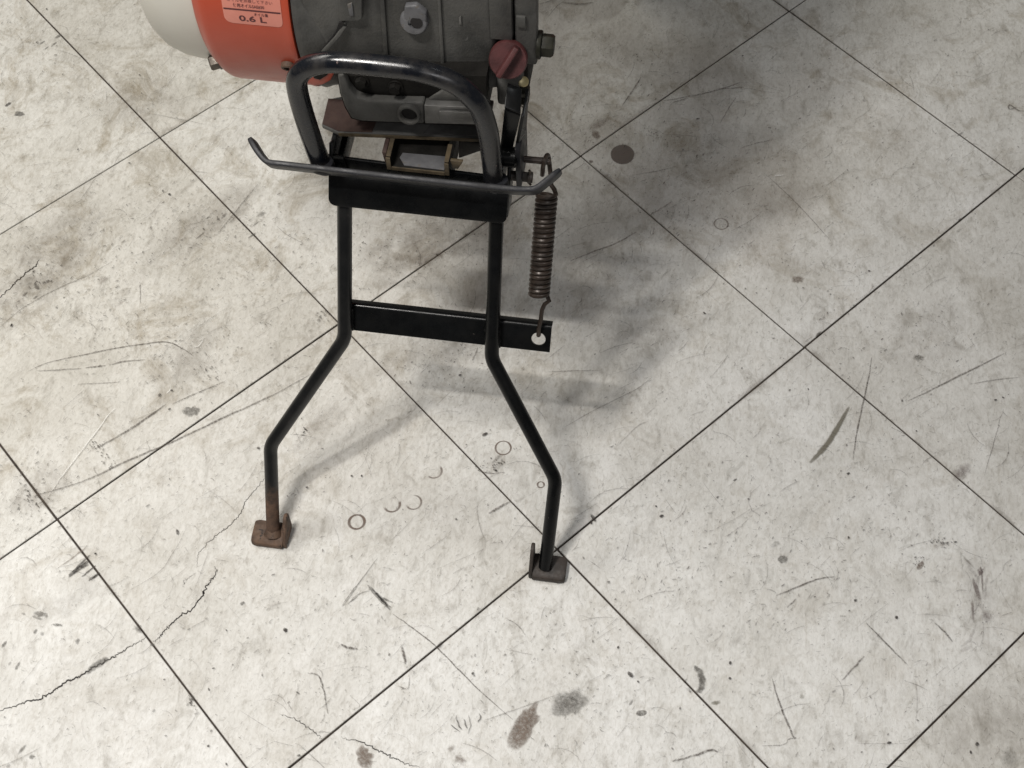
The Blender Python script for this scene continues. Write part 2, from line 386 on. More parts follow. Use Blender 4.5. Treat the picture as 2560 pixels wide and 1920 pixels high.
def crack(pp, w, a=1):
    m = Mark(); m.stroke(path(pp, 12, .0009, False), w * .62, a * .92); m.done('crack', 'm_crack')
# cracks
crack([(-30, 1786), (30, 1768), (70, 1752), (98, 1750), (128, 1730), (165, 1705), (200, 1692), (235, 1668), (262, 1655), (290, 1638), (330, 1614), (368, 1594)], .0026)
crack([(382, 1606), (398, 1594), (410, 1578), (440, 1548), (478, 1524), (508, 1488), (508, 1480), (530, 1448), (543, 1428), (538, 1416)], .0022)
crack([(492, 1420), (496, 1386), (520, 1356), (558, 1326), (576, 1312), (600, 1284), (617, 1250), (640, 1222), (662, 1196), (690, 1170)], .0014, .75)
crack([(-20, 760), (10, 735), (40, 704), (72, 678), (92, 664), (98, 648)], .0024)
crack([(700, 1786), (740, 1798), (785, 1828), (806, 1846)], .0014, .7)
crack([(853, 1844), (905, 1856), (955, 1880), (990, 1898), (1050, 1919)], .0018, .85)
crack([(455, 1470), (462, 1452), (490, 1432)], .0011, .5)
# rings
for (x, y, r, wd, a, mt, t0, t1) in [(892, 1305, .0098, .0024, 1, 'm_ring', 0, 6.2832), (1258, 1120, .0100, .0016, .9, 'm_ring', 0, 6.2832), (1352, 1212, .0042, .0016, .8, 'm_ring', 0, 6.2832),
        (1803, 560, .0098, .0015, .5, 'm_ring', 0, 6.2832), (980, 1262, .010, .0022, .8, 'm_ring', 3.6, 7.0), (1085, 1178, .010, .0020, .6, 'm_ring', 4.0, 7.2), (1034, 1256, .0098, .0018, .65, 'm_ring', 3.6, 8.2), (1340, 690, .010, .0012, .0, 'm_grey', 0, 6.28), (1120, 960, .0105, .0010, .3, 'm_grey', 0, 6.28)]:
    if a > 0:
        m = Mark(); m.ring(F(x, y), r, wd, a, t0, t1); m.done('ring_mark', mt)
# stains: px centre, px radii, angle in photo, strength
def stain(x, y, rx, ry, ang, a, mt, rag=.25, soft=.4, name='stain', label=None):
    c = F(x, y); px = (F(x + 10, y) - c).length / 10; d = F(x + 10 * math.cos(ang), y + 10 * math.sin(ang)) - c
    e = F(x - 10 * math.sin(ang), y + 10 * math.cos(ang)) - c
    m = Mark(); m.blot(c, rx * d.length / 10, ry * e.length / 10, math.atan2(d.y, d.x), a, rag, soft); return m.done(name, mt, label=label)
stain(1556, 386, 31, 25, .1, 1.0, 'm_oval', .04, .10, label='dark oval stain')
stain(1500, 312, 42, 16, -.5, .55, 'm_brown', .5, .7); stain(1490, 338, 15, 13, 0, .7, 'm_brown', .3, .5); stain(1430, 345, 45, 20, -.5, .4, 'm_brown', .5, .8)
stain(1478, 405, 6, 6, 0, .7, 'm_brown')
stain(1315, 1808, 66, 36, -1.15, .9, 'm_brown', .35, .5); stain(1426, 1762, 56, 46, -.9, .9, 'm_grey', .5, .75)
stain(910, 1888, 28, 33, .2, .85, 'm_brown', .45, .6); stain(1128, 1872, 15, 13, 0, .55, 'm_brown', .4, .7); stain(1152, 1898, 22, 16, .4, .6, 'm_brown', .5, .7)
stain(1603, 1783, 15, 9, -.2, .85, 'm_grey', .15, .3); stain(1578, 1757, 12, 5, -1.0, .6, 'm_grey', .2, .5)
stain(1742, 1672, 10, 13, 0, .7, 'm_grey', .4, .7); stain(1752, 1700, 7, 20, -.15, .7, 'm_grey', .3, .7); stain(1748, 1722, 10, 12, .5, .45, 'm_grey', .4, .8); stain(1788, 1758, 14, 8, -.2, .6, 'm_olive', .3, .5); stain(1722, 1724, 14, 8, .3, .5, 'm_grey', .3, .7)
stain(482, 1026, 21, 16, .5, .75, 'm_grey', .6, .35); stain(50, 285, 12, 9, 0, .9, 'm_grey', .5, .4); stain(20, 262, 8, 5, -.7, .8, 'm_black', .4, .4)
stain(1994, 700, 17, 14, 0, .65, 'm_brown', .5, .5); stain(2298, 894, 15, 11, .5, .65, 'm_grey', .6, .4); stain(1838, 1200, 6, 3, -.6, .6, 'm_black', .2, .4)
stain(1956, 1398, 15, 12, -.3, .7, 'm_grey', .2, .3); stain(1938, 1360, 15, 11, -.4, .5, 'm_grey', .3, .5); stain(2300, 1414, 15, 9, -1.1, .75, 'm_brown', .3, .4)
stain(2405, 1178, 26, 30, .6, .55, 'm_pink', .45, .6); stain(2350, 1362, 32, 12, -.4, .45, 'm_brown', .5, .7); stain(2338, 1450, 14, 24, -.6, .4, 'm_olive', .6, .7)
stain(2452, 1430, 9, 14, .3, .75, 'm_pink', .5, .5); stain(2440, 1472, 8, 40, -.1, .7, 'm_pink', .25, .6); stain(2432, 1530, 6, 34, .1, .6, 'm_pink', .3, .6); stain(2455, 1455, 4, 45, .12, .6, 'm_pink', .2, .6); stain(2465, 1540, 16, 30, -.3, .55, 'm_pink', .5, .7); stain(2410, 1625, 34, 10, -.5, .4, 'm_pink', .5, .7); stain(2420, 1405, 5, 32, -.6, .5, 'm_olive', .3, .6); stain(2520, 1890, 42, 34, .3, .55, 'm_grey', .4, .8); stain(2005, 1742, 8, 9, .4, .5, 'm_olive', .4, .5); stain(1835, 1730, 7, 4, 0, .4, 'm_grey')
stain(2160, 252, 9, 5, 0, .5, 'm_grey', .3, .5)
stain(352, 280, 34, 22, .7, .35, 'm_pink', .5, .8); stain(410, 330, 30, 18, .3, .3, 'm_pink', .5, .8)
stain(262, 700, 22, 14, -.6, .5, 'm_brown', .6, .7); stain(300, 760, 22, 9, -.6, .45, 'm_brown', .6, .7)
for (x, y, rx, ry) in [(105, 108, 8, 3), (135, 112, 10, 4), (118, 120, 7, 3), (146, 92, 14, 5), (560, 540, 14, 6), (655, 535, 16, 8), (640, 560, 14, 4), (520, 545, 6, 3), (500, 590, 16, 3), (630, 590, 14, 4), (92, 720, 6, 14), (120, 705, 8, 5), (65, 735, 10, 6), (88, 745, 9, 4), (160, 745, 5, 3)]:
    stain(x, y, rx, ry * .8, -.7, random.uniform(.6, .95), 'm_grey', .5, .6, 'scuff_mark')
for (x, y, rx, ry, an) in [(100, 1535, 22, 9, .1), (92, 1545, 14, 6, .3), (60, 1535, 9, 3, .1), (105, 1585, 9, 6, .5), (88, 1580, 5, 9, .2), (195, 1602, 6, 10, .1), (145, 1562, 16, 4, .1), (12, 1610, 5, 10, .5), (57, 1872, 17, 6, -1.0), (82, 1892, 12, 6, -.6), (22, 1915, 8, 6, 0), (25, 1660, 6, 5, -.7), (45, 1665, 5, 13, .3), (347, 1575, 8, 13, -.6), (380, 1612, 8, 5, .5), (480, 1745, 9, 14, -.5), (714, 1577, 5, 6, 0), (445, 1330, 4, 9, -.2), (605, 1510, 5, 6, .3)]:
    stain(x, y, rx, ry, an, random.uniform(.55, .85), 'm_grey' if y > 1500 else 'm_black', .5, .45, 'scuff_mark')
def scuff(lines, w, a, mt, jit=.0003, name='scuff_mark', sub=5):
    m = Mark()
    for l in lines: m.stroke(path(l, sub, jit), w * random.uniform(.7, 1.2), a * random.uniform(.75, 1), True)
    return m.done(name, mt)
# grey lens on the crack, black drags beside the left joint, triple drag and its line
scuff([[(216, 1686), (235, 1668), (255, 1655), (272, 1648)]], .007, 1, 'm_grey')
scuff([[(172, 1438 + k * 3), (205, 1412 + k * 4), (222, 1402 + k * 5)] for k in range(3)] + [[(205, 1442), (240, 1415)], [(222, 1452), (250, 1432)], [(228, 1450), (247, 1436)], [(180, 1430), (225, 1388)]], .0022, .9, 'm_black')
scuff([[(140, 1425), (200, 1382), (215, 1368)]], .003, .8, 'm_brown')
scuff([[(918, 1462), (950, 1492), (983, 1508)], [(928, 1468), (955, 1500), (978, 1520)], [(935, 1478), (960, 1505), (976, 1524)], [(940, 1486), (962, 1510), (975, 1526)], [(922, 1470), (945, 1495), (965, 1516)]], .0026, .8, 'm_grey')
scuff([[(853, 1518), (880, 1480), (915, 1435), (945, 1395)], [(856, 1520), (885, 1478), (900, 1455)], [(862, 1515), (900, 1485), (925, 1478)], [(870, 1512), (895, 1490)]], .0015, .8, 'm_grey')
scuff([[(2122, 1018), (2100, 1058), (2074, 1102), (2050, 1132), (2024, 1158)]], .0072, 1, 'm_olive', .0001, 'smear', 6)
scuff([[(1920, 1108), (1945, 1110), (1975, 1098), (1990, 1094)]], .004, .45, 'm_olive')
scuff([[(725, 1135), (760, 1090), (800, 1050), (850, 1010)], [(718, 1150), (748, 1105), (770, 1075)]], .014, .38, 'm_brown', .0008)
scuff([[(705, 1142), (740, 1100), (790, 1042), (850, 995)]], .006, .30, 'm_brown', .0008)
scuff([[(1737, 1664), (1750, 1684), (1757, 1705), (1752, 1722), (1742, 1732)]], .0085, .95, 'm_grey', .0006, 'stain')
scuff([[(2466, 1412), (2450, 1440), (2440, 1475), (2438, 1540)], [(2410, 1395), (2428, 1425), (2446, 1448)], [(2466, 1440), (2460, 1500)], [(2436, 1500), (2458, 1528), (2470, 1560)], [(2438, 1560), (2425, 1600), (2400, 1620)]], .0048, .47, 'm_pink', .0006, 'stain')
# long scratches
LS = [([(70, 930), (120, 908), (200, 890), (300, 870), (410, 856), (455, 872), (485, 892)], .0014, .8), ([(92, 928), (150, 926), (205, 922)], .0016, .6), ([(215, 920), (265, 915)], .0018, .8), ([(272, 914), (312, 905), (362, 900)], .0018, .7),
      ([(195, 962), (300, 956)], .0010, .6), ([(90, 1240), (205, 1205), (330, 1148), (440, 1102), (560, 1045), (680, 990), (780, 935)], .0022, .75), ([(236, 1125), (290, 1095), (340, 1065), (390, 1030), (415, 1012)], .0024, .8), ([(430, 1012), (490, 985), (560, 955)], .0014, .7),
      ([(982, 1536), (1030, 1570), (1085, 1612), (1140, 1668), (1200, 1728), (1282, 1800)], .0013, .8), ([(0, 820), (60, 770), (140, 725), (220, 690), (280, 655)], .0013, .6), ([(350, 705), (352, 760)], .0010, .6), ([(2178, 895), (2172, 940), (2155, 1020), (2140, 1090), (2132, 1150)], .0016, .75),
      ([(2270, 1003), (2330, 975), (2400, 940), (2470, 905), (2510, 885)], .0018, .7), ([(2420, 963), (2480, 952), (2545, 945)], .0015, .5), ([(2502, 1040), (2480, 1120), (2460, 1190)], .0010, .55), ([(1930, 1698), (1945, 1750), (1965, 1800), (1982, 1842), (1990, 1845)], .0018, .8), ([(1905, 1865), (1960, 1862), (1972, 1848), (1990, 1846)], .0010, .7),
      ([(1680, 1905), (1740, 1888), (1775, 1876), (1794, 1880)], .0020, .85), ([(2105, 1702), (2135, 1668), (2160, 1642)], .0016, .7), ([(2165, 1558), (2215, 1610), (2270, 1665)], .0016, .7), ([(2335, 1558), (2360, 1580), (2380, 1605)], .0020, .7), ([(1940, 1490), (1990, 1470), (2040, 1450), (2085, 1442)], .0015, .8), ([(1968, 1520), (1990, 1498)], .0014, .7),
      ([(770, 1684), (795, 1690), (808, 1720), (820, 1785)], .0016, .75), ([(853, 1612), (870, 1620), (895, 1624)], .0022, .9), ([(1005, 1618), (1010, 1640), (1014, 1662)], .0024, .85), ([(1017, 1720), (1022, 1722), (1024, 1690)], .0010, .6), ([(995, 1716), (1018, 1724)], .0010, .6), ([(880, 1775), (900, 1765), (875, 1740)], .0008, .4),
      ([(1556, 265), (1590, 215), (1602, 195)], .0018, .75), ([(1655, 255), (1740, 240), (1800, 225), (1850, 208)], .0022, .6), ([(1680, 258), (1720, 248)], .0018, .6), ([(1790, 225), (1860, 220)], .0018, .5), ([(1800, 310), (1820, 275), (1842, 242)], .0012, .55), ([(1580, 440), (1640, 430), (1690, 418)], .0013, .5), ([(1850, 373), (1890, 360), (1930, 352)], .0012, .6),
      ([(1425, 655), (1480, 632), (1540, 610), (1590, 582)], .0018, .7), ([(1625, 540), (1650, 525), (1680, 505)], .0015, .5), ([(1910, 435), (1960, 480), (2010, 530), (2080, 608)], .0012, .5), ([(1820, 490), (1850, 470), (1880, 465)], .0010, .5), ([(1410, 1070), (1500, 1020), (1590, 975), (1630, 945)], .0012, .45), ([(1540, 1120), (1590, 1070), (1620, 1055)], .0010, .45), ([(1300, 980), (1400, 935), (1430, 930)], .0006, .3), ([(1370, 932), (1420, 929), (1500, 928)], .0012, .5),
      ([(1350, 12), (1385, 2)], .0016, .6), ([(1370, 45), (1390, 20), (1410, 5)], .0010, .6), ([(1405, 8), (1450, 12), (1484, 8)], .003, .6), ([(545, 585), (590, 530), (645, 462)], .0012, .75), ([(690, 565), (720, 590), (762, 612)], .0008, .5), ([(200, 505), (225, 470), (240, 445)], .0010, .6), ([(268, 258), (266, 230)], .0008, .5), ([(365, 285), (400, 290), (460, 302), (510, 312)], .0009, .5), ([(2540, 270), (2525, 275), (2520, 270), (2525, 265), (2545, 278), (2560, 280)], .0020, .8), ([(1085, 1188), (1060, 1200), (1010, 1230), (940, 1255)], .0004, .2),
      ([(1230, 1160), (1240, 1150), (1252, 1138)], .0025, .5), ([(1195, 1178), (1225, 1185), (1262, 1182)], .0012, .7), ([(1222, 1285), (1245, 1272), (1275, 1255)], .0024, .75), ([(1180, 905), (1190, 885), (1195, 870)], .0016, .6), ([(1090, 1425), (1150, 1400), (1200, 1380)], .0008, .3), ([(1265, 1625), (1330, 1638)], .0008, .4), ([(1350, 1800), (1260, 1795)], .0004, .2), ([(1210, 1802), (1290, 1775), (1400, 1735)], .0010, .5), ([(320, 1480), (395, 1435), (430, 1390), (470, 1320)], .0008, .5), ([(2405, 1110), (2440, 1090)], .0004, .1), ([(2330, 1790), (2330, 1840)], .0010, .3), ([(2140, 1860), (2270, 1860)], .0007, .4)]
for pp, wd, a in LS:
    m = Mark(); m.stroke(path(pp, 5, .00022), wd, a, True); m.done('scratch', 'm_line')
scuff([[(1140, 1790), (1146, 1812), (1155, 1826)], [(1160, 1800), (1168, 1822)], [(1128, 1815), (1150, 1830)], [(1170, 1835), (1176, 1815), (1172, 1790)], [(1195, 1808), (1202, 1795), (1198, 1785)]], .0012, .85, 'm_black')
for l, wd in [([(290, 1022), (270, 1042), (250, 1070), (200, 1135), (150, 1200), (120, 1245)], .0015), ([(483, 870), (495, 868), (505, 858), (510, 845)], .0018), ([(418, 985), (428, 974)], .0014), ([(1935, 442), (1960, 440)], .0025)]:
    m = Mark(); m.stroke(path(l, 5, .0002), wd, .9); m.done('scratch', 'm_white', label='pale scratch')
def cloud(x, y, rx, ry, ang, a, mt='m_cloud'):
    return stain(x, y, rx, ry, ang, a, mt, .55, .9, 'brown_patch')
for q in [(120, 690, 190, 90, -.6, .55), (470, 900, 150, 60, -.6, .45), (90, 1235, 80, 70, 0, .5), (520, 560, 190, 60, -.7, .5), (190, 560, 160, 60, -.6, .35), (1040, 640, 170, 90, -.3, .75), (1180, 560, 90, 80, 0, .6), (1190, 860, 120, 60, -.3, .5), (1520, 320, 130, 60, -.5, .75), (1660, 520, 240, 130, -.3, .95), (1850, 400, 180, 130, 0, .85), (1640, 400, 160, 110, -.4, .8), (1780, 250, 170, 110, -.4, .8), (1960, 520, 140, 110, .2, .75), (1900, 620, 120, 70, .2, .6), (1500, 600, 130, 110, 0, .6), (1700, 140, 180, 110, -.2, .8), (1560, 90, 90, 120, 0, .6), (2020, 210, 150, 110, 0, .45), (1450, 760, 120, 90, .2, .5), (1600, 830, 110, 50, -.3, .35), (2200, 330, 120, 90, 0, .35), (2330, 830, 150, 80, -.3, .3), (2500, 1820, 170, 140, 0, .45), (2440, 1500, 80, 140, 0, .3), (1460, 160, 60, 140, 0, .5), (700, 330, 140, 80, -.5, .22), (330, 250, 110, 90, 0, .3), (800, 1090, 110, 40, -.8, .35), (1030, 900, 160, 40, -.2, .3), (2000, 860, 90, 60, 0, .2), (180, 1500, 110, 60, -.2, .25), (1250, 1150, 60, 30, 0, .25)]:  # trodden grime; blots between the legs also hold painted shade
    cloud(*q, mt='m_film' if q[0] > 1380 and q[1] < 800 else 'm_cloud')  # back right blots: a broad, faint brown film
# chips and dirt along the joints
m = Mark()
for k in range(150):
    i_, t_ = random.randint(-1, 6), random.uniform(-2, 7); p = TO + (TU * (i_ * T) + TV * (t_ * T) if k % 2 else TV * (i_ * T) + TU * (t_ * T))
    p = p + V((random.gauss(0, .0012), random.gauss(0, .0012), 0)); r = random.uniform(.0008, .0028)
    m.blot(p, r * random.uniform(1, 2.6), r, random.choice((-.71, .86, random.uniform(0, 3))), random.uniform(.4, .95), .45, .4, 9)
m.done('joint_chips', 'm_black', True)
m = Mark()
for k in range(260):
    i_, t_ = random.randint(-1, 6), random.uniform(-2, 7); ax_ = k % 2; p = TO + (TU * (i_ * T) + TV * (t_ * T) if ax_ else TV * (i_ * T) + TU * (t_ * T)); d_ = TV if ax_ else TU
    m.stroke([p + d_ * (.012 * q) + V((random.gauss(0, .0006), random.gauss(0, .0006), 0)) for q in range(random.randint(3, 8))], random.uniform(.004, .010), random.uniform(.12, .4))
m.done('joint_grime', 'm_cloud', True)
# rust-brown spatter groups and joint-side grime
m = Mark()
for gx, gy, n, sx, sy in [(515, 935, 26, 34, 20), (95, 700, 34, 30, 28), (75, 1240, 22, 26, 24), (810, 792, 16, 18, 14), (665, 808, 8, 14, 6), (800, 800, 10, 14, 10), (85, 1250, 18, 25, 20), (245, 1120, 20, 22, 20), (270, 1160, 14, 18, 12), (1215, 1170, 18, 26, 10), (1245, 1160, 10, 14, 8), (100, 110, 10, 14, 6), (480, 1760, 14, 10, 12), (350, 1570, 8, 8, 10), (2300, 1400, 18, 16, 20), (2350, 1358, 40, 30, 9), (1600, 150, 10, 14, 14), (1640, 340, 14, 24, 12), (1930, 330, 8, 12, 8), (225, 1120, 8, 14, 8)]:
    for _ in range(n):
        x, y = random.gauss(gx, sx * .6), random.gauss(gy, sy * .6); r = random.uniform(1.3, 4.2)
        m.blot(F(x, y), r * MM, r * MM * random.uniform(.45, .9), random.uniform(0, 6), random.uniform(.5, 1), .35, .5, 9)
m.done('grime_spatter', 'm_grey2', True)
# single dark dots of grit that stand out
m = Mark()
for (x, y, r) in [(30, 815, 6), (425, 1025, 4.5), (646, 1122, 4.5), (400, 990, 5.5), (430, 978, 5), (1213, 1087, 8), (1240, 1178, 4.5), (1228, 1148, 3), (905, 1192, 4), (880, 1192, 3.5), (768, 1220, 4), (1140, 1300, 4), (1654, 1292, 6), (1545, 1620, 4), (1700, 1772, 4), (1575, 1688, 9), (1595, 1706, 3.5), (2222, 1858, 6), (2442, 1862, 6), (2425, 1882, 4), (2120, 1345, 4), (2138, 1502, 5), (2240, 1545, 5), (1825, 1658, 5), (1824, 1698, 4), (523, 1725, 4), (610, 1508, 4), (714, 1576, 7), (567, 1578, 3.5), (240, 1386, 4), (412, 1700, 3), (535, 1672, 3.5), (748, 1890, 4), (567, 1912, 4), (522, 1866, 4), (2020, 975, 4), (2487, 1002, 4.5), (2506, 996, 4), (2254, 1004, 4), (2290, 1080, 3), (2120, 1186, 5), (1870, 1250, 3.5), (1890, 735, 3), (2075, 738, 3), (2172, 680, 4.5), (1760, 785, 5), (1745, 300, 6), (1856, 142, 4), (355, 236, 3), (196, 376, 4.5), (325, 410, 4), (408, 480, 5), (424, 488, 6), (510, 575, 3.5), (705, 316, 3), (118, 25, 4), (350, 190, 3), (1182, 1685, 5), (1150, 940, 5), (1478, 1308, 5), (1640, 1268, 3)]:
    m.blot(F(x, y), r * MM, r * MM * random.uniform(.55, .85), random.uniform(0, 6), 1, .35, .3, 11)
m.done('grit', 'm_black', True)
# fine specks, dashes and hair scratches all over: nobody could count them
corners = [F(-120, -120), F(2680, -120), F(2680, 2040), F(-120, 2040)]
x0, x1 = min(c.x for c in corners), max(c.x for c in corners); y0, y1 = min(c.y for c in corners), max(c.y for c in corners)
m = Mark()
for _ in range(5000):
    p = V((random.uniform(x0, x1), random.uniform(y0, y1), 0)); r = .0004 + .0011 * random.random() ** 3
    m.blot(p, r * random.uniform(1, 2.4), r, random.choice((.7, .9, 1.2, 2.2, random.uniform(0, 3.1))), random.uniform(.3, .95), .3, .5, 7)
m.done('specks', 'm_grey', True)
m = Mark()
for _ in range(26000):
    p = V((random.uniform(x0, x1), random.uniform(y0, y1), 0)); L = .0012 + .006 * random.random() ** 2.2; an = random.choice((random.gauss(.95, .35), random.gauss(.95, .35), random.gauss(.3, .4), random.uniform(0, pi)))
    dd = V((math.cos(an), math.sin(an), 0)) * L; nn_ = V((-dd.y, dd.x, 0)) * random.gauss(0, .12)
    m.stroke([p - dd * .5, p + nn_, p + dd * .5], random.uniform(.0004, .0011), random.uniform(.1, .62) ** 1.3, True)
m.done('flecks', 'm_fleck', True)
m = Mark()
for gx, gy, n, sx, sy in [(150, 700, 260, 110, 60), (330, 830, 160, 110, 60), (560, 560, 240, 120, 50), (250, 560, 160, 150, 60), (480, 880, 160, 90, 50), (90, 1230, 140, 60, 60), (600, 700, 120, 110, 60), (120, 130, 90, 90, 60), (1030, 640, 120, 110, 60), (1100, 900, 80, 100, 40), (1600, 330, 130, 150, 80), (1480, 330, 80, 60, 40), (1700, 520, 120, 160, 90), (2000, 1380, 200, 160, 130), (1700, 1350, 160, 160, 120), (900, 1600, 160, 220, 110), (1300, 1650, 160, 220, 110), (2250, 820, 120, 160, 90)]:
    for _ in range(n):
        p = F(random.gauss(gx, sx), random.gauss(gy, sy)); L = .001 + .005 * random.random() ** 2; an = random.gauss(.95, .5); dd = V((math.cos(an), math.sin(an), 0)) * L
        m.stroke([p - dd * .5, p + V((random.gauss(0, .0003), random.gauss(0, .0003), 0)), p + dd * .5], random.uniform(.0005, .0015), random.uniform(.25, .8), True)
m.done('trodden_grit', 'm_grey2', True)
m = Mark()
for _ in range(3600):
    p = V((random.uniform(x0, x1), random.uniform(y0, y1), 0)); L = .006 + .05 * random.random() ** 2.5; an = random.choice((random.gauss(.75, .25), random.gauss(.75, .25), random.uniform(0, pi)))
    cv = random.gauss(0, .12); pts = [p + V((math.cos(an + cv * k), math.sin(an + cv * k), 0)) * (L * k / 4) for k in range(5)]
    m.stroke(pts, random.uniform(.0004, .0011), random.uniform(.1, .5), True)
m.done('hair_scratches', 'm_line', True)

# ================================================================== the tiller
tiller = empty('tiller', (0, .3, 0))
tiller['label'] = 'red and grey walk-behind tiller engine on a black two-legged front stand'
tiller['category'] = 'tiller'
def part(name, bm, mat, parent=None, **k):
    o = mk(name, bm, mat, None, **k); o.parent = parent or tiller
    if parent is None or parent is tiller: o.matrix_parent_inverse = Matrix.Translation((0, -.3, 0))
    return o

# ---- stand: channel on the pivot, two cranked legs, cross bar, two foot plates
ch0 = at_leg(829, 463, .013); ch1 = at_leg(1266, 494, .013)
lo0 = at_leg(832, 515, .013); lo1 = at_leg(1267, 553, .013)
XL, XR = -.1005, .0965
def on_leg(x, h, off): return V((x, 0, 0)) + LEG_U * h + LEG_N * off
bm = bmesh.new()
h0, h1 = (lo0 + lo1).dot(LEG_U) / 2 - .0015, .497
def chan_poly(x0, x1, ha, hb, off, r):      # rounded lower corners
    pts = [on_leg(x0, hb, off)]
    for k in range(6):
        t = pi + k / 5 * pi / 2; pts.append(on_leg(x0 + r + r * math.cos(t), ha + r + r * math.sin(t), off))
    for k in range(6):
        t = 1.5 * pi + k / 5 * pi / 2; pts.append(on_leg(x1 - r + r * math.cos(t), ha + r + r * math.sin(t), off))
    pts.append(on_leg(x1, hb, off)); return pts
prism(bm, chan_poly(XL, XR, h0, h1, .0135, .008), LEG_N * -.0035, .001)
for xa, xb in ((XL - .0005, XL + .0035), (XR - .0035, XR + .0006)):     # ears that reach back to the pivot
    prism(bm, [on_leg(xa, h0 + .006, .0095), on_leg(xa, h1 + .028, .0095), on_leg(xa, h1 + .028, -.018), on_leg(xa, h0 + .014, -.018)], (xb - xa, 0, 0), .001)
prism(bm, [on_leg(XL + .004, h0 + .006, .0098), on_leg(XR - .004, h0 + .006, .0098), on_leg(XR - .004, h0 + .0092, .0098), on_leg(XL + .004, h0 + .0092, .0098)], LEG_N * -.012, .0006)
stand = part('stand', bm, 'black')
def leg(pxs, rad):
    b = bmesh.new(); pts = [at_leg(*p) for p in pxs]; pts[0] = pts[0] + LEG_U * .03
    tube(b, pts, .0083, 18, rad, 8); return b
part('leg', leg([(860.7, 545), (862, 846.5), (676, 1114), (682.8, 1330)], .035), 'leg_worn', stand)['label'] = 'black leg worn to rust at its lower end'
part('leg', leg([(1238, 575), (1229, 896), (1389, 1199), (1363, 1418)], .035), 'black', stand)
# cross bar: plate behind the legs, top edge bent back, hole at its right end
def crossbar():
    b = bmesh.new(); off = -.0086
    TL, BL, BR, TR = at_leg(870, 766, off), at_leg(870, 824, off), at_leg(1374, 881, off), at_leg(1379, 822, off)
    hc = at_leg(1346, 848, off); rh = .0082; n = 24
    X = V((1, 0, 0)); 
    def uv(p): return (p.x, (p - hc).dot(LEG_U))
    # plate split at the hole: left part, and a ring of quads to a box round the hole
    xs = hc.x - .0125
    def edge(x, top):
        A, B_ = (TL, TR) if top else (BL, BR); t = (x - A.x) / (B_.x - A.x); return A.lerp(B_, t)
    th = LEG_N * -.003
    f = bmesh.new()
    vs = [f.verts.new(p) for p in (edge(TL.x, 0), edge(xs, 0), edge(xs, 1), edge(TL.x, 1))]; f.faces.new(vs)
    # ring
    ctr = hc; outer = []; inner = []
    xe = TR.x
    def hit(t):
        d = V((math.cos(t), math.sin(t)))
        best = 9
        if d.x > 1e-6: best = min(best, (xe - hc.x) / d.x)
        if d.x < -1e-6: best = min(best, (xs - hc.x) / d.x)
        for top in (0, 1):
            for _ in range(1):
                e = edge(hc.x, top); e2 = edge(hc.x + .01, top); v0 = (e - hc).dot(LEG_U); sl = ((e2 - hc).dot(LEG_U) - v0) / .01
                den = d.y - sl * d.x
                if abs(den) > 1e-6:
                    s_ = v0 / den
                    if s_ > 1e-6: best = min(best, s_)
        return d * best
    ts = [2 * pi * i / n for i in range(n)]
    for (qx, top) in ((xs, 0), (xs, 1), (xe, 0), (xe, 1)):
        q = edge(qx, top) - hc; ts.append(math.atan2(q.dot(LEG_U), q.x) % (2 * pi))
    ts = sorted(set(round(t, 6) for t in ts))
    for t in ts:
        o2 = hit(t); outer.append(f.verts.new(hc + X * o2.x + LEG_U * o2.y)); inner.append(f.verts.new(hc + X * rh * math.cos(t) + LEG_U * rh * math.sin(t)))
    for i in range(len(ts)):
        k = (i + 1) % len(ts); f.faces.new((inner[i], outer[i], outer[k], inner[k]))
    bmesh.ops.remove_doubles(f, verts=f.verts[:], dist=.00005)
    r = bmesh.ops.extrude_face_region(f, geom=f.faces[:]); bmesh.ops.translate(f, vec=th, verts=[v for v in r['geom'] if isinstance(v, bmesh.types.BMVert)])
    join(b, f)
    # rolled top flange
    pr = []
    for k in range(6):
        t = k / 5 * pi / 2; pr.append((LEG_N * (off - .004 + .004 * math.cos(t)), LEG_U * (.004 * math.sin(t))))
    for (A, B_) in ((TL, TR),):
        rows = []
        for p in (A, B_):
            base = p - LEG_N * off
            top = [base + u_ + w_ for u_, w_ in pr] + [base + LEG_N * (off - .013) + LEG_U * .004]
            bot = [base + LEG_N * (off - .013) + LEG_U * .001, base + LEG_N * (off - .003) + LEG_U * .0]
            rows.append([b.verts.new(q) for q in top + bot])
        k = len(rows[0])
        for j in range(k): b.faces.new((rows[0][j], rows[0][(j + 1) % k], rows[1][(j + 1) % k], rows[1][j]))
        b.faces.new(rows[0]); b.faces.new(rows[1][::-1])
    return b, hc
cb, HOLE = crossbar()
part('cross_bar', cb, 'black', stand)
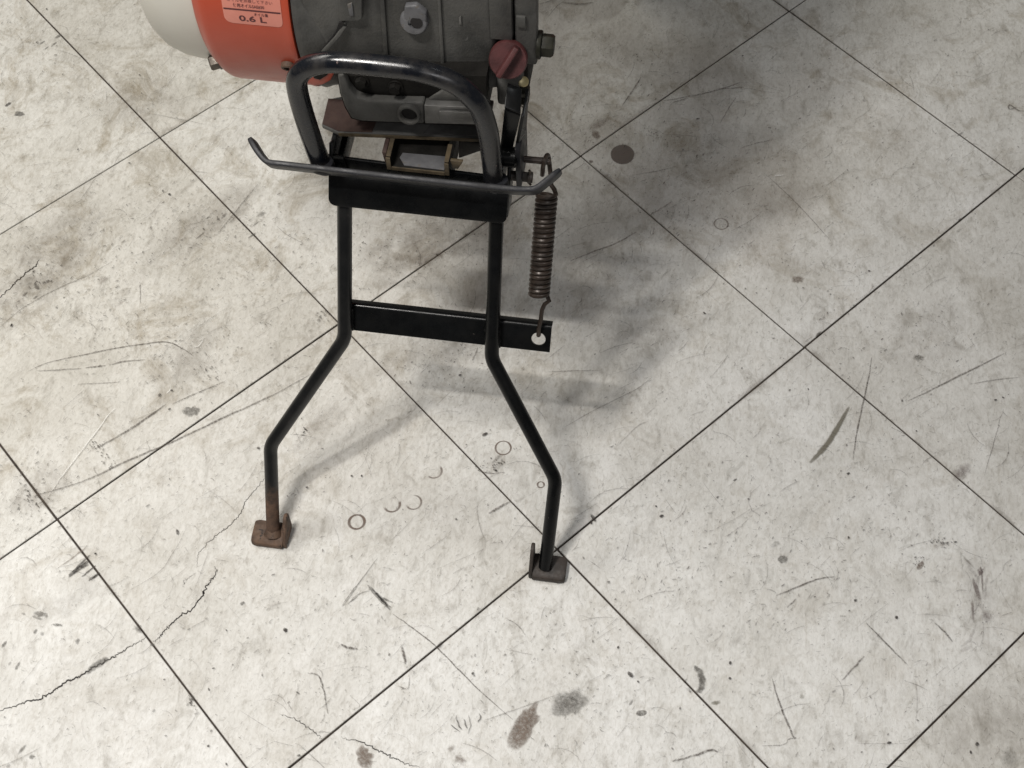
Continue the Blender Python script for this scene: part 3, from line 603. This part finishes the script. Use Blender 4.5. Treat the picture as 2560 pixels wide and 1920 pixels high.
# weld beads where legs meet the cross bar
def foot(px_c, s, mat):
    """L-shaped foot: sole plate to the outside (s), upright plate on the inside of the leg end"""
    c = at_z(*px_c, .012); b = bmesh.new()
    prof = []
    for k in range(7): # sole, front edge curling down
        pass
    y0, y1 = c.y - .012, c.y + .018
    xo, xi = c.x + s * .0245, c.x - s * .0165
    # sole: swept section with drooping front lip
    sec = [(y1, .0125), (y0 + .004, .0115), (y0 - .001, .0085), (y0 - .002, .0025), (y0 + .001, .0005), (y0 + .004, .0035), (y0 + .007, .0065), (y1, .0072)]
    e = bmesh.new(); rows = []
    for x, k in ((xi, 1), (xo - s * .006, 1), (xo - s * .0015, .92), (xo, .8)):
        cy = (y0 + y1) / 2
        rows.append([e.verts.new(V((x, cy + (yy - cy) * k, zz if k == 1 else zz * .96))) for yy, zz in sec])
    for i in range(len(rows) - 1):
        for j in range(len(sec)): e.faces.new((rows[i][j], rows[i][(j + 1) % len(sec)], rows[i + 1][(j + 1) % len(sec)], rows[i + 1][j]))
    e.faces.new(rows[0]); e.faces.new(rows[-1][::-1]); bmesh.ops.recalc_face_normals(e, faces=e.faces[:]); bevel(e, .0012, 2, 35); join(b, e)
    # upright
    pol = [(c.y - .012, .001), (c.y - .011, .010), (c.y + .004, .033), (c.y + .011, .039), (c.y + .018, .039), (c.y + .022, .034), (c.y + .021, .006), (c.y + .017, .001)]
    prism(b, [V((xi, yy, zz)) for yy, zz in pol], (-s * .0045, 0, 0), .0014)
    return b
part('foot_plate', foot((678, 1336), -1, 'rust'), 'rust', stand)
part('foot_plate', foot((1366, 1420), 1, 'darkrust'), 'darkrust', stand)
# weld collars at the leg ends
for q, mt in (((682.8, 1328), 'rust'),):
    b = bmesh.new(); p = at_leg(*q); lathe(b, [(-.004, .0), (-.004, .0118), (.0, .0102), (.004, .0084), (.004, 0)], p, LEG_U, 18)
    for v in b.verts: v.co += V((random.uniform(-.0008, .0008), random.uniform(-.0008, .0008), random.uniform(-.0006, .0006)))
    part('weld', b, mt, stand)

def bead(p0, p1, r, mt, par):
    b = bmesh.new(); n_ = max(3, int((p1 - p0).length / .003)); sweep(b, [p0.lerp(p1, k / n_) + V((random.gauss(0, .0004), random.gauss(0, .0004), random.gauss(0, .0004))) for k in range(n_ + 1)], circ(r, 8), scales=[random.uniform(.7, 1.25) for _ in range(n_ + 1)]); part('weld', b, mt, par)
bead(at_leg(1247, 805, -.007), at_leg(1247, 868, -.007), .0026, 'black', stand); bead(at_leg(1217, 803, -.007), at_leg(1216, 866, -.007), .0026, 'black', stand)
bead(at_leg(880, 770, -.007), at_leg(880, 824, -.007), .0026, 'black', stand)
# ---- return spring with its hooks
S0 = at_leg(1367, 484, .0); S1 = at_leg(1347, 741, .0); ax = (S1 - S0); Ls = ax.length; ax.normalize()
e1 = V((1, 0, 0)); e1 = (e1 - ax * e1.dot(ax)).normalized(); e2 = ax.cross(e1)
if e2.y > 0: e2 = -e2
PIN_A = at_leg(1302, 397, .0); PIN_B = at_leg(1374, 404, .0)
Rc, rw, turns = .0100, .00255, 22
pts = []
hk = PIN_B + V((-.004, 0, 0))
# top hook round the pin
for k in range(11):
    t = -1.9 + k / 10 * 4.6; pts.append(hk + V((.0015 * (k / 10) - .0008, math.sin(t) * -.0068, math.cos(t) * .0068)))
pts = [hk + V((-.003, -.006, -.016)), hk + V((-.0025, -.0068, -.008))] + [hk + V((-.002 + .004 * k / 8, -.0066 * math.cos(k / 8 * pi), .0066 * math.sin(k / 8 * pi))) for k in range(9)]
pts += [at_leg(1377, 440, -.004), at_leg(1378, 462, -.002), at_leg(1386, 474, 0)]
a0 = 0.0
for k in range(turns * 16 + 1):
    t = a0 + 2 * pi * k / 16; s_ = k / (turns * 16)
    pts.append(S0 + ax * (Ls * s_) + e1 * (Rc * math.cos(t)) + e2 * (Rc * math.sin(t)))
pts += [at_leg(1373, 752, 0), at_leg(1361, 761, 0), at_leg(1355, 775, .0), at_leg(1352, 800, -.002), at_leg(1347, 822, -.0035), HOLE + LEG_N * .0025 + LEG_U * .006, HOLE + LEG_N * -.002 + LEG_U * .0052, HOLE + LEG_N * -.0075 + LEG_U * .008, HOLE + LEG_N * -.0085 + LEG_U * .018]
bm = bmesh.new(); sweep(bm, pts, circ(rw, 8)); part('return_spring', bm, 'spring')

# ---- pivot pin and cotter-pinned bolt on the right
bm = bmesh.new(); dpin = (PIN_B - PIN_A).normalized()
lathe(bm, [(-.02, 0), (-.02, .0048), (.0005, .0048), (.001, .0038), ((PIN_B - PIN_A).length - .001, .0038), ((PIN_B - PIN_A).length + .001, .003), ((PIN_B - PIN_A).length + .001, 0)], PIN_A, dpin, 18)
part('spring_pin', bm, 'spring')
B0 = at_leg(1292, 440, 0); 
bm = bmesh.new(); lathe(bm, [(-.01, 0), (-.01, .0055), (.0115, .0055), (.012, .0062), (.0165, .0062), (.0172, .0055), (.0172, 0)], B0, (1, .02, -.02), 18); pb = part('pivot_bolt', bm, 'darkrust')
bm = bmesh.new(); q = B0 + V((.0135, 0, 0)); sweep(bm, [q + V((0, 0, .0115)), q + V((.001, 0, .010)), q, q + V((-.001, 0, -.009)), q + V((.0015, 0, -.0125))], circ(.0013, 8), up=V((1, 0, 0))); part('cotter_pin', bm, 'steel', pb)

# ---- bumper loop and the flat guard bar it is welded to
YB = .25
loop_px = [(800, 402), (781, 352), (755, 271), (742, 214), (748, 186), (772, 166), (812, 156), (861, 156), (969, 166), (1042, 176), (1100, 192), (1140, 210), (1172, 236), (1200, 270), (1217, 318), (1226, 370), (1234, 445)]
raw = [at_y(x, y, YB) for x, y in loop_px]
def smooth_path(w_, sub=5):
    out = []; n = len(w_)
    for i in range(n - 1):
        p0 = w_[max(i - 1, 0)]; p1 = w_[i]; p2 = w_[i + 1]; p3 = w_[min(i + 2, n - 1)]
        for k in range(sub):
            t = k / sub; out.append((p1 * 2 + (p2 - p0) * t + (p0 * 2 - p1 * 5 + p2 * 4 - p3) * t * t + (p1 * 3 - p0 - p2 * 3 + p3) * t ** 3) * .5)
    out.append(w_[-1]); return out
bm = bmesh.new(); sweep(bm, smooth_path(raw), circ(.0107, 24), up=V((0, 1, 0))); loop = part('bumper_loop', bm, 'black_gloss')
bar_px = [(629, 349), (648, 381), (668, 405), (684, 411), (708, 413.6), (817, 426), (1000, 447), (1180, 466), (1275, 475), (1325, 477), (1345, 472), (1366, 456), (1402, 427)]
def bar_pt(i, x, y):
    p = at_y(x, y, YB - .004)
    return p
bp = [at_y(x, y, YB - .012) for x, y in bar_px]
n_b = (V((0, .875, .485))).normalized()
# the bent ends run back from the straight
def toward(base, x, y): # ray point nearest to the plane spanned by X and n_b through base
    nn = V((1, 0, 0)).cross(n_b); d = ray(x, y); return CAM + d * ((base - CAM).dot(nn) / d.dot(nn))
base = bp[6]; bp = [toward(base, x, y) for x, y in bar_px]
bm = bmesh.new(); wdir = V((1, 0, 0)).cross(n_b)
sp = smooth_path(bp, 4); sc = [1] * len(sp); sc[0] = .78; sc[1] = .95; sc[-1] = .7; sc[-2] = .92
sweep(bm, sp, rrect(.0029, .0120, .0013, 2), up=n_b, scales=sc)
bar = part('guard_bar', bm, 'bar')
for x, y in ((808, 408), (1243, 452)):
    b = bmesh.new(); p = at_y(x, y, YB - .003); lathe(b, [(-.007, 0), (-.007, .0122), (-.002, .0122), (.003, .0108), (.003, 0)], p, (0.02, 0.1, 1), 16)
    for v in b.verts: v.co += V((random.uniform(-.001, .001), random.uniform(-.001, .001), random.uniform(-.001, .001)))
    part('weld', b, 'bar', bar)

# ---- front frame of the machine
bm = bmesh.new()
xl, xr = -.0975, .088
wl, wr_ = at_y(846, 395, .276), at_y(1232, 444, .276)
prism(bm, [V((xl, .276, .385)), V((xr, .276, .385)), V((xr, .276, wr_.z)), V((xl, .276, wl.z))], (0, .0042, 0), .0012)   # upright web
for xa in (xl + .002, xr - .006): box(bm, xa, xa + .004, .2806, .36, .388, .414, .001)
frame = part('frame', bm, 'black')
bm = bmesh.new()                                            # left side arm up to the engine bed
prism(bm, [(-.102, .268, .39), (-.102, .268, .428), (-.102, .29, .4385), (-.102, .37, .44), (-.102, .37, .39)], (.006, 0, 0), .0012)
box(bm, -.1025, -.085, .271, .2755, .40, .432, .0015)
part('side_arm', bm, 'black', frame)
# right: channel arm, black front, grey outer flange
A0 = at_y(1261, 276, .272); A1 = at_y(1301, 290, .272); A2 = at_y(1280, 378, .272); A3 = at_y(1250, 372, .272)
bm = bmesh.new(); prism(bm, [A0, A1, A2, A3], (0, .004, 0), .0008)
prism(bm, [A1 + V((.0012, -.001, .001)), A1 + V((.0012, .034, .004)), at_y(1306, 395, .30), at_y(1284, 384, .2715)], (.003, 0, 0), .001)
prism(bm, [A0 + V((0, .001, .001)), A1 + V((0, .001, .001)), A1 + V((-.002, .024, .012)), A0 + V((0, .024, .012))], (0, 0, .0025), .0008)
part('side_arm', bm, 'black', frame)
bm = bmesh.new()
prism(bm, [at_y(1286, 372, .262), at_y(1300, 380, .262), at_y(1303, 475, .262), at_y(1291, 474, .262)], (0, .05, .0), .0012)
part('ear_plate', bm, 'bar', frame)
bm = bmesh.new(); lathe(bm, [(-.012, 0), (-.012, .011), (.004, .011), (.006, .009), (.006, 0)], at_y(1280, 393, .268), (1, 0, 0), 20); part('pivot_boss', bm, 'black', frame)
# engine bed plate: rusty brown at its left end, drawn as one plate with a worn front edge
zb = .4465
bed = [at_z(820, 247, zb), at_z(804, 312, zb), at_z(845, 331, zb), at_z(1010, 336, zb), at_z(1212, 346, zb), at_z(1235, 250, zb), at_z(1000, 215, zb)]
bm = bmesh.new(); prism(bm, bed, (0, 0, -.0055), .0012); bedo = part('bed_plate', bm, 'cast')
bm = bmesh.new(); prism(bm, [p + V((0, 0, .0006)) for p in (at_z(821, 248, zb), at_z(806, 311, zb), at_z(846, 329, zb), at_z(930, 332, zb), at_z(960, 260, zb))], (0, 0, .0006)); part('primer_patch', bm, 'brown', bedo)
bm = bmesh.new(); a = at_z(846, 331.5, zb); b2 = at_z(1208, 346.5, zb)
prism(bm, [a + V((0, -.0006, -.0005)), b2 + V((0, -.0006, -.0005)), b2 + V((0, -.0006, -.005)), a + V((0, -.0006, -.005))], (0, .0006, 0)); part('worn_edge', bm, 'ochre', bedo)
bm = bmesh.new(); prism(bm, [p + V((0, 0, .0006)) for p in (at_z(1060, 335.5, zb), at_z(1206, 342, zb), at_z(1212, 300, zb), at_z(1090, 300, zb))], (0, 0, .0005)); part('bare_lit_patch', bm, 'machined', bedo)  # worn paler strip, its lit look put into the colour too
# U-shaped hitch bracket under the bed
by = .2705; zc = (at_y(985, 421, by).z + at_y(1115, 429, by).z) / 2 - .003
c0 = at_y(985, 420, by); c1 = at_y(1115, 428, by)
bx0, bx1 = c0.x - .007, c1.x + .003
bm = bmesh.new()
box(bm, bx0, bx1, by, by + .085, zc, zc + .004, .001)
for xa in (bx0, bx1 - .004): box(bm, xa, xa + .004, by + .0005, by + .085, zc + .0043, zb - .0058, .001)
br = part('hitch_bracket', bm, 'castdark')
for xa in (bx0 - .0003, bx1 - .0044):
    bm = bmesh.new(); box(bm, xa, xa + .0047, by + .001, by + .026, zb - .0062, zb - .0052); part('rusty_lip', bm, 'ochre', br)
bm = bmesh.new(); prism(bm, [at_y(1146, 352, .335), at_y(1225, 360, .335), at_y(1222, 372, .335), at_y(1146, 398, .335)], (0, .02, 0), .002); part('dark_infill', bm, 'castdark', frame)  # added dark piece standing in for shade in the right opening
bm = bmesh.new(); box(bm, bx0 + .0046, bx1 - .0046, by - .0012, by, zc - .0005, zc + .0042); part('rusty_lip', bm, 'ochre', br)
for xa in (bx0 - .0005, bx1 - .0042):
    bm = bmesh.new(); box(bm, xa, xa + .0047, by - .0012, by + .0002, zc, zb - .0065); part('rusty_lip', bm, 'ochre', br)
bm = bmesh.new(); prism(bm, [V((bx0 + .018, by + .003, zc + .0041)), V((bx1 - .0055, by + .002, zc + .0041)), V((bx1 - .006, by + .021, zc + .0041)), V((bx0 + .013, by + .020, zc + .0041)), V((bx0 + .011, by + .013, zc + .0041))], (0, 0, .0005)); part('bare_lit_patch', bm, 'alu', br)  # paler patch paints the lit front of the bracket floor
bm = bmesh.new(); xq = bx1 + .0015
prism(bm, [V((xq, by + .004, zb - .006)), V((xq + .014, by + .004, zb - .006)), V((xq + .008, by + .004, zc + .006)), V((xq + .002, by + .004, zc + .006))], (0, .004, 0), .0008); part('gusset', bm, 'ochre', br)
bm = bmesh.new(); prism(bm, [V((bx0 - .006, by + .006, zb - .006)), V((bx0 - .001, by + .006, zb - .006)), V((bx0 - .001, by + .006, zc)), V((bx0 - .004, by + .006, zc))], (0, .03, 0), .0008); part('gusset', bm, 'brown', br)
box_b = bmesh.new(); box(box_b, -.02, .02, by + .06, by + .30, .34, .445, .004); part('drawbar', box_b, 'castdark')

# ---- engine: base casting over the bed
def yaw(p): return V((p.x, p.y, p.z))
yb = .300
bo = [(843, 190), (850, 232), (862, 268), (878, 296), (905, 303), (1060, 310), (1212, 317), (1216, 190)]
out = [at_y(x, y, yb) for x, y in bo]
bm = bmesh.new(); f = bmesh.new(); vs = [f.verts.new(p) for p in out]; f0 = f.faces.new(vs)
r = bmesh.ops.extrude_face_region(f, geom=[f0]); bmesh.ops.translate(f, vec=(0, .16, 0), verts=[v for v in r['geom'] if isinstance(v, bmesh.types.BMVert)])
f.faces.ensure_lookup_table(); bmesh.ops.recalc_face_normals(f, faces=f.faces[:])
fr = min(f.faces, key=lambda q: q.calc_center_median().y)
join(bm, f)
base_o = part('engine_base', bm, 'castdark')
# raised rim left and along the bottom, the recess above it painted dark for shade
bm = bmesh.new()
rim = [(843, 190), (850, 232), (862, 268), (878, 297), (905, 304), (1060, 311), (1060, 258), (1000, 257), (920, 253), (890, 244), (872, 222), (858, 186)]
prism(bm, [at_y(x, y, yb - .010) for x, y in rim], (0, .0115, 0), .0028, 3); part('base_rim', bm, 'cast', base_o)
dr = at_y(1024, 281, yb - .010)
bm = bmesh.new(); lathe(bm, [(-.004, .0085), (-.004, .0125), (.004, .0125), (.006, .0115), (.006, .0095), (.004, .0085), (-.004, .0085)], dr, (0, -1, .15), 28); part('drain_boss', bm, 'cast', base_o)
bm = bmesh.new(); lathe(bm, [(.0, 0), (.0, .0088), (.0035, .0088)], dr + V((0, -.0008, 0)), (0, -1, .15), 28); part('drain_hole', bm, 'hole', base_o)
bm = bmesh.new()
l0, l1 = at_y(1060, 264, yb - .012), at_y(1200, 270, yb - .012); l2, l3 = at_y(1200, 312, yb - .012), at_y(1062, 309, yb - .012)
prism(bm, [l0, l1, l2, l3], (0, .0115, 0), .0012); part('machined_block', bm, 'machined', base_o)
bm = bmesh.new()
prism(bm, [at_y(1098, 279, yb - .0155), at_y(1200, 284, yb - .0155), at_y(1200, 309, yb - .0155), at_y(1098, 304, yb - .0155)], (0, .0036, 0), .0008); part('machined_block', bm, 'machined', base_o)
bm = bmesh.new(); prism(bm, [at_y(1070, 250, yb - .004), at_y(1110, 225, yb - .004), at_y(1200, 232, yb - .004), at_y(1200, 262, yb - .004), at_y(1066, 258, yb - .004)], (0, .0045, 0), .0015); part('machined_block', bm, 'cast', base_o)
for x, y in ((905, 200), (990, 215)):
    bm = bmesh.new(); hexbolt(bm, at_y(x, y, yb), (0, -1, .1), .011, .006, .008); part('bolt', bm, 'castdark', base_o)

# ---- crankcase
yc = .32
bm = bmesh.new()
pol = [(-.118, .80), (-.118, .60), (-.100, .545), (-.088, .515), (.078, .505), (.0715, .80)]
prism(bm, [V((x, yc, z)) for x, z in pol], (0, .22, 0), .006, 3)
crank = part('crankcase', bm, 'cast')
def xz(x, y, yy): p = at_y(x, y, yy); return p
bm = bmesh.new()
for pts_ in ([(945, -60), (957, -60), (972, 165), (960, 165)], [(1090, -60), (1098, -60), (1112, 175), (1102, 175)]):
    prism(bm, [at_y(x, y, yc - .0028) for x, y in pts_], (0, .004, 0), .0012)
part('rib', bm, 'cast', crank)
bs = at_y(1035, 54, yc - .004)
bm = bmesh.new(); lathe(bm, [(-.014, .0), (-.014, .0150), (.0005, .0142), (.0026, .0128), (.003, .012), (.003, .0058), (-.006, .0055), (-.006, 0)], bs, (0, -1, .25), 28)
prism(bm, [at_y(1011, 17, yc - .0062), at_y(1040, 15, yc - .0062), at_y(1066, 34, yc - .0062), at_y(1068, 62, yc - .0062), at_y(1007, 62, yc - .0062)], (0, .008, 0), .002, 3)
boss = part('mount_boss', bm, 'alu', crank)
bm = bmesh.new(); lathe(bm, [(0, 0), (0, .0062)], at_y(1041, 57, yc - .0074), (0, -1, .25), 24); part('bolt_hole_shade', bm, 'hole', boss)  # flat dark disc painting the shade in the hole
# worn pads on the casting
bm = bmesh.new(); prism(bm, [at_y(1205 - 58, 45, yc - .0015), at_y(1153, 40, yc - .0015), at_y(1154, 62, yc - .0015), at_y(1147, 62, yc - .0015)], (0, .002, 0), .0004); part('bright_nick', bm, 'machined', crank)
# cover blocks on the right with dark joints
xa, xb_, xc_ = .0722, .0955, .1185
bm = bmesh.new(); box(bm, .0725, .0945, .318, .56, .5795, .80, .0015); part('cover_block', bm, 'cast', crank)
bm = bmesh.new(); box(bm, .0963, .1185, .322, .337, .545, .80, .0025); box(bm, .0963, .104, .337, .56, .545, .80, .002)
box(bm, .0985, .108, .3185, .3221, .598, .612, .001); part('side_cover', bm, 'cast', crank)
bm = bmesh.new(); prism(bm, [at_y(1300, 50, .3195), at_y(1308, 48, .3195), at_y(1306, 66, .3195), at_y(1294, 66, .3195)], (0, .003, 0), .0005); part('bright_nick', bm, 'alu', crank)
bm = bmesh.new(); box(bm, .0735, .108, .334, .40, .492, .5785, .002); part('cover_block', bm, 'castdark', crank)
bm = bmesh.new(); box(bm, .0765, .1035, .319, .40, .484, .5345, .004); part('cover_block', bm, 'cast', crank)
bp0 = at_y(1352, 112, .329); bm = bmesh.new(); hexbolt(bm, V((.1185, bp0.y, bp0.z)), (1, 0, 0), .0205, .0125, .0145, .004); part('flange_bolt', bm, 'olive', crank)
bm = bmesh.new(); p = at_y(1300, 236, .318); hexbolt(bm, p, (1, 0, 0), .0185, .0095, .0); part('flange_bolt', bm, 'olive', crank)
bm = bmesh.new(); p = at_y(1302, 203, .326); lathe(bm, [(0, 0), (0, .0055), (.008, .0055), (.009, .004), (.009, 0)], p, (.5, -.6, .6), 14); part('brass_nipple', bm, 'brass', crank)
# red oil plug with a raised grip across it
pc = at_y(1270, 151, .305); d = V((.06, -.86, .5)).normalized()
bm = bmesh.new(); lathe(bm, [(-.03, 0), (-.03, .016), (-.008, .016), (-.008, .0195), (-.001, .0195), (.001, .0182), (.0012, 0)], pc, d, 40); plug = part('oil_plug', bm, 'darkred')
bm = bmesh.new(); sx_ = V((1, 0, 0)); ux = (sx_ - d * sx_.dot(d)).normalized(); uy = d.cross(ux); uy = uy if uy.z > 0 else -uy
g1 = (ux * .48 + uy * .88).normalized(); g2 = d.cross(g1)
e = bmesh.new(); vs = [pc + g1 * a_ + g2 * b_ + d * c_ for c_ in (.0, .011) for a_, b_ in ((-.0178, -.0042 + .0014 * (c_ > 0)), (.0178, -.0042 + .0014 * (c_ > 0)), (.0178, .0042 - .0014 * (c_ > 0)), (-.0178, .0042 - .0014 * (c_ > 0)))]
vv = [e.verts.new(p) for p in vs]
for q in ((0, 1, 2, 3), (4, 5, 6, 7), (0, 1, 5, 4), (1, 2, 6, 5), (2, 3, 7, 6), (3, 0, 4, 7)): e.faces.new([vv[i] for i in q])
bmesh.ops.recalc_face_normals(e, faces=e.faces[:]); bevel(e, .0016, 3, 30); join(bm, e); part('grip', bm, 'darkred', plug)

# ---- flywheel side: bell housing, red fan shroud, cream recoil cover (turned about the crank axis)
AX = V((0, .48, .555))
bm = bmesh.new(); lathe(bm, [(-.1285, .04), (-.1285, .1635), (-.122, .1655), (-.116, .163), (-.096, .1585), (-.078, .152), (-.055, .14), (-.055, .03)], AX, (1, 0, 0), 128); bell = part('bell_housing', bm, 'cast')
def cyl_at(x, y, r):
    dd = ray(x, y); o = CAM - AX; a = dd.y ** 2 + dd.z ** 2; b = 2 * (o.y * dd.y + o.z * dd.z); c_ = o.y ** 2 + o.z ** 2 - r * r
    s_ = (-b - math.sqrt(b * b - 4 * a * c_)) / (2 * a); return CAM + dd * s_
def on_cyl(x, th, r): return V((x, AX.y - r * math.cos(th), AX.z - r * math.sin(th)))     # th below the front
# lug with step and slit, ribs of the bell
bm = bmesh.new()
prism(bm, [at_y(845, -60, .312), at_y(905, -60, .312), at_y(905, 50, .312), at_y(898, 56, .312), at_y(848, 53, .312)], (0, .03, 0), .002); part('housing_lug', bm, 'cast', bell)
bm = bmesh.new(); prism(bm, [at_y(868, 12, .3105), at_y(880, 8, .3105), at_y(884, 40, .3105), at_y(874, 40, .3105)], (0, .002, 0), .0004); part('bright_nick', bm, 'alu', bell)
bm = bmesh.new(); sweep(bm, [at_y(862, 62, .317), at_y(842, 92, .314), at_y(812, 124, .314), at_y(795, 145, .316)], rrect(.003, .0022, .001), up=V((0, 1, 0))); part('housing_rib', bm, 'cast', bell)
bm = bmesh.new(); prism(bm, [at_y(848, 56, .3135), at_y(862, 56, .3135), at_y(838, 95, .3135), at_y(803, 142, .3135), at_y(793, 138, .3135), at_y(838, 82, .3135)], (0, .002, 0)); part('slot_shade', bm, 'hole', bell)  # dark strip laid on as the shade of the slit
bm = bmesh.new(); lathe(bm, [(-.2335, .13), (-.2365, .1475), (-.2365, .1515), (-.2345, .1545), (-.226, .1622), (-.222, .1642), (-.217, .165), (-.15, .165), (-.1365, .165), (-.1325, .1658), (-.1305, .165), (-.1302, .150)], AX, (1, 0, 0), 160)
red = part('fan_shroud', bm, 'red')
bm = bmesh.new(); lathe(bm, [(-.2372, .10), (-.2372, .1475), (-.240, .1480), (-.262, .1475), (-.278, .1452), (-.292, .1400), (-.303, .131), (-.310, .119), (-.314, .10), (-.315, .06), (-.315, 0)], AX, (1, 0, 0), 128)
rec = part('recoil_cover', bm, 'beige')
# bolts: one on the rim at the left, one in a notch at the right, with a red tab below the shroud
p = at_x(543, 151, -.236); bm = bmesh.new(); hexbolt(bm, p + V((.003, 0, 0)), (-1, -.45, -.1), .0145, .0095, .0095, .002); part('shroud_bolt', bm, 'steel', red)
p = cyl_at(722, 158, .163); bm = bmesh.new(); dn = (p - V((p.x, AX.y, AX.z))).normalized(); lathe(bm, [(-.01, .0), (-.01, .0078), (.0055, .0078), (.0065, .0068), (.0065, .0045), (.001, .0042), (.001, 0)], p, (dn + V((0, -.1, -.25))).normalized(), 20); part('shroud_bolt', bm, 'rust', red)
p = cyl_at(722, 170, .1652)
bm = bmesh.new()
tab = [(752, 168), (760, 206), (782, 214), (806, 213), (826, 202), (838, 180), (842, 160), (790, 150)]
prism(bm, [at_y(x, y, .326) for x, y in tab], (0, .006, 0), .0015); part('shroud_tab', bm, 'red', red)
bm = bmesh.new(); prism(bm, [at_y(x, y, .3248) for x, y in [(778, 168), (784, 196), (800, 200), (818, 188), (830, 168)]], (0, .0012, 0), .0004); part('tab_pad', bm, 'castdark', red)

# sticker wrapped round the shroud: rounded lower corners, ruled line, writing
RL = .16535
def lab_grid(xf0, xf1, th0, th1, r, nx=2, nt=90, round_=.008):
    b = bmesh.new(); rows = []
    for i in range(nt + 1):
        th = th0 + (th1 - th0) * i / nt; up_ = (th1 - th) * r; inset = 0
        if up_ < round_: inset = round_ - math.sqrt(max(round_ ** 2 - (round_ - up_) ** 2, 0))
        a = xf0 + inset; c_ = xf1 - inset * .6
        rows.append([b.verts.new(on_cyl(a + (c_ - a) * k / nx, th, r)) for k in range(nx + 1)])
    for i in range(nt):
        for k in range(nx): b.faces.new((rows[i][k], rows[i + 1][k], rows[i + 1][k + 1], rows[i][k + 1]))
    return b
thB = math.radians(-5.6)
LX0, LX1 = -.1992, -.1385
lab = part('sticker', lab_grid(LX0, LX1, math.radians(-40), thB, RL), 'label', red)
b = bmesh.new(); rows = []
thl = math.radians(-11.5)
for dt in (-.0009, .0009):
    rows.append([b.verts.new(on_cyl(LX0 + .001 + (LX1 - LX0 - .002) * k / 4, thl + dt / RL, RL + .00025)) for k in range(5)])
for k in range(4): b.faces.new((rows[0][k], rows[0][k + 1], rows[1][k + 1], rows[1][k]))
part('ruled_line', b, 'ink', lab)
def text_on(s, size, x0, th_base, width=None, bold=0.0, name='lettering', sx=1.0):
    cu = bpy.data.curves.new('t', 'FONT'); cu.body = s; cu.size = size; cu.resolution_u = 3; cu.offset = bold
    o = bpy.data.objects.new('t', cu); COL.objects.link(o); bpy.context.view_layer.update()
    dg = bpy.context.evaluated_depsgraph_get(); me = bpy.data.meshes.new_from_object(o.evaluated_get(dg))
    bpy.data.objects.remove(o); bpy.data.curves.remove(cu)
    if not me.vertices: return None
    wx = max(v.co.x for v in me.vertices); k = (width / wx if width else sx)
    for v in me.vertices: v.co = on_cyl(x0 + v.co.x * k, th_base - v.co.y / (RL + .0003), RL + .0003)
    me.materials.append(M['ink']); me.name = name
    ob = bpy.data.objects.new(name, me); COL.objects.link(ob); ob.parent = lab; return ob
text_on('0.6 L', .0092, LX0 + .0155, math.radians(-7.0), .0285, .00022)
text_on('オイル量', .0040, LX0 + .0315, math.radians(-9.6), .015, .00003)
text_on('使用オイルSAE#30', .0046, LX0 + .0115, math.radians(-12.6), .032, .00006)
text_on('オイルを点検して下さい', .0042, LX0 + .0055, math.radians(-14.6), .047, 0)
text_on('始動前に必ずエンジン', .0046, LX0 + .0055, math.radians(-16.6), .050, .00003)

# ---- the rest of the machine, unseen above and behind, guessed and shaped mainly for its shadow
bm = bmesh.new(); box(bm, -.10, .09, .46, .60, .80, .86, .02); part('cylinder_head', bm, 'cast')
bm = bmesh.new(); box(bm, -.18, .17, .44, .70, .805, .90, .03); part('unseen_fuel_tank', bm, 'red')
bm = bmesh.new(); prism(bm, [V((.125, .50, .52)), V((.125, .56, .46)), V((.125, .98, .36)), V((.125, 1.10, .46)), V((.125, 1.06, .60)), V((.125, .62, .80)), V((.125, .50, .74))], (.07, 0, 0), .02, 3); part('unseen_belt_cover', bm, 'red')
bm = bmesh.new(); box(bm, -.06, .07, .55, .95, .36, .56, .03); part('gear_case', bm, 'castdark')
bm = bmesh.new()
for s in (-1, 1): tube(bm, [(s * .04, .9, .5), (s * .05, 1.15, .78), (s * .26, 1.5, .95), (s * .28, 1.8, .98)], .0135, 14, .12)
part('handlebar', bm, 'black')
for s in (-1, 1):
    bm = bmesh.new(); lathe(bm, [(-.04, .05), (-.04, .14), (-.03, .19), (0, .2), (.03, .19), (.04, .14), (.04, .05)], (s * .16, 1.15, .2), (1, 0, 0), 40); part('wheel', bm, 'black')
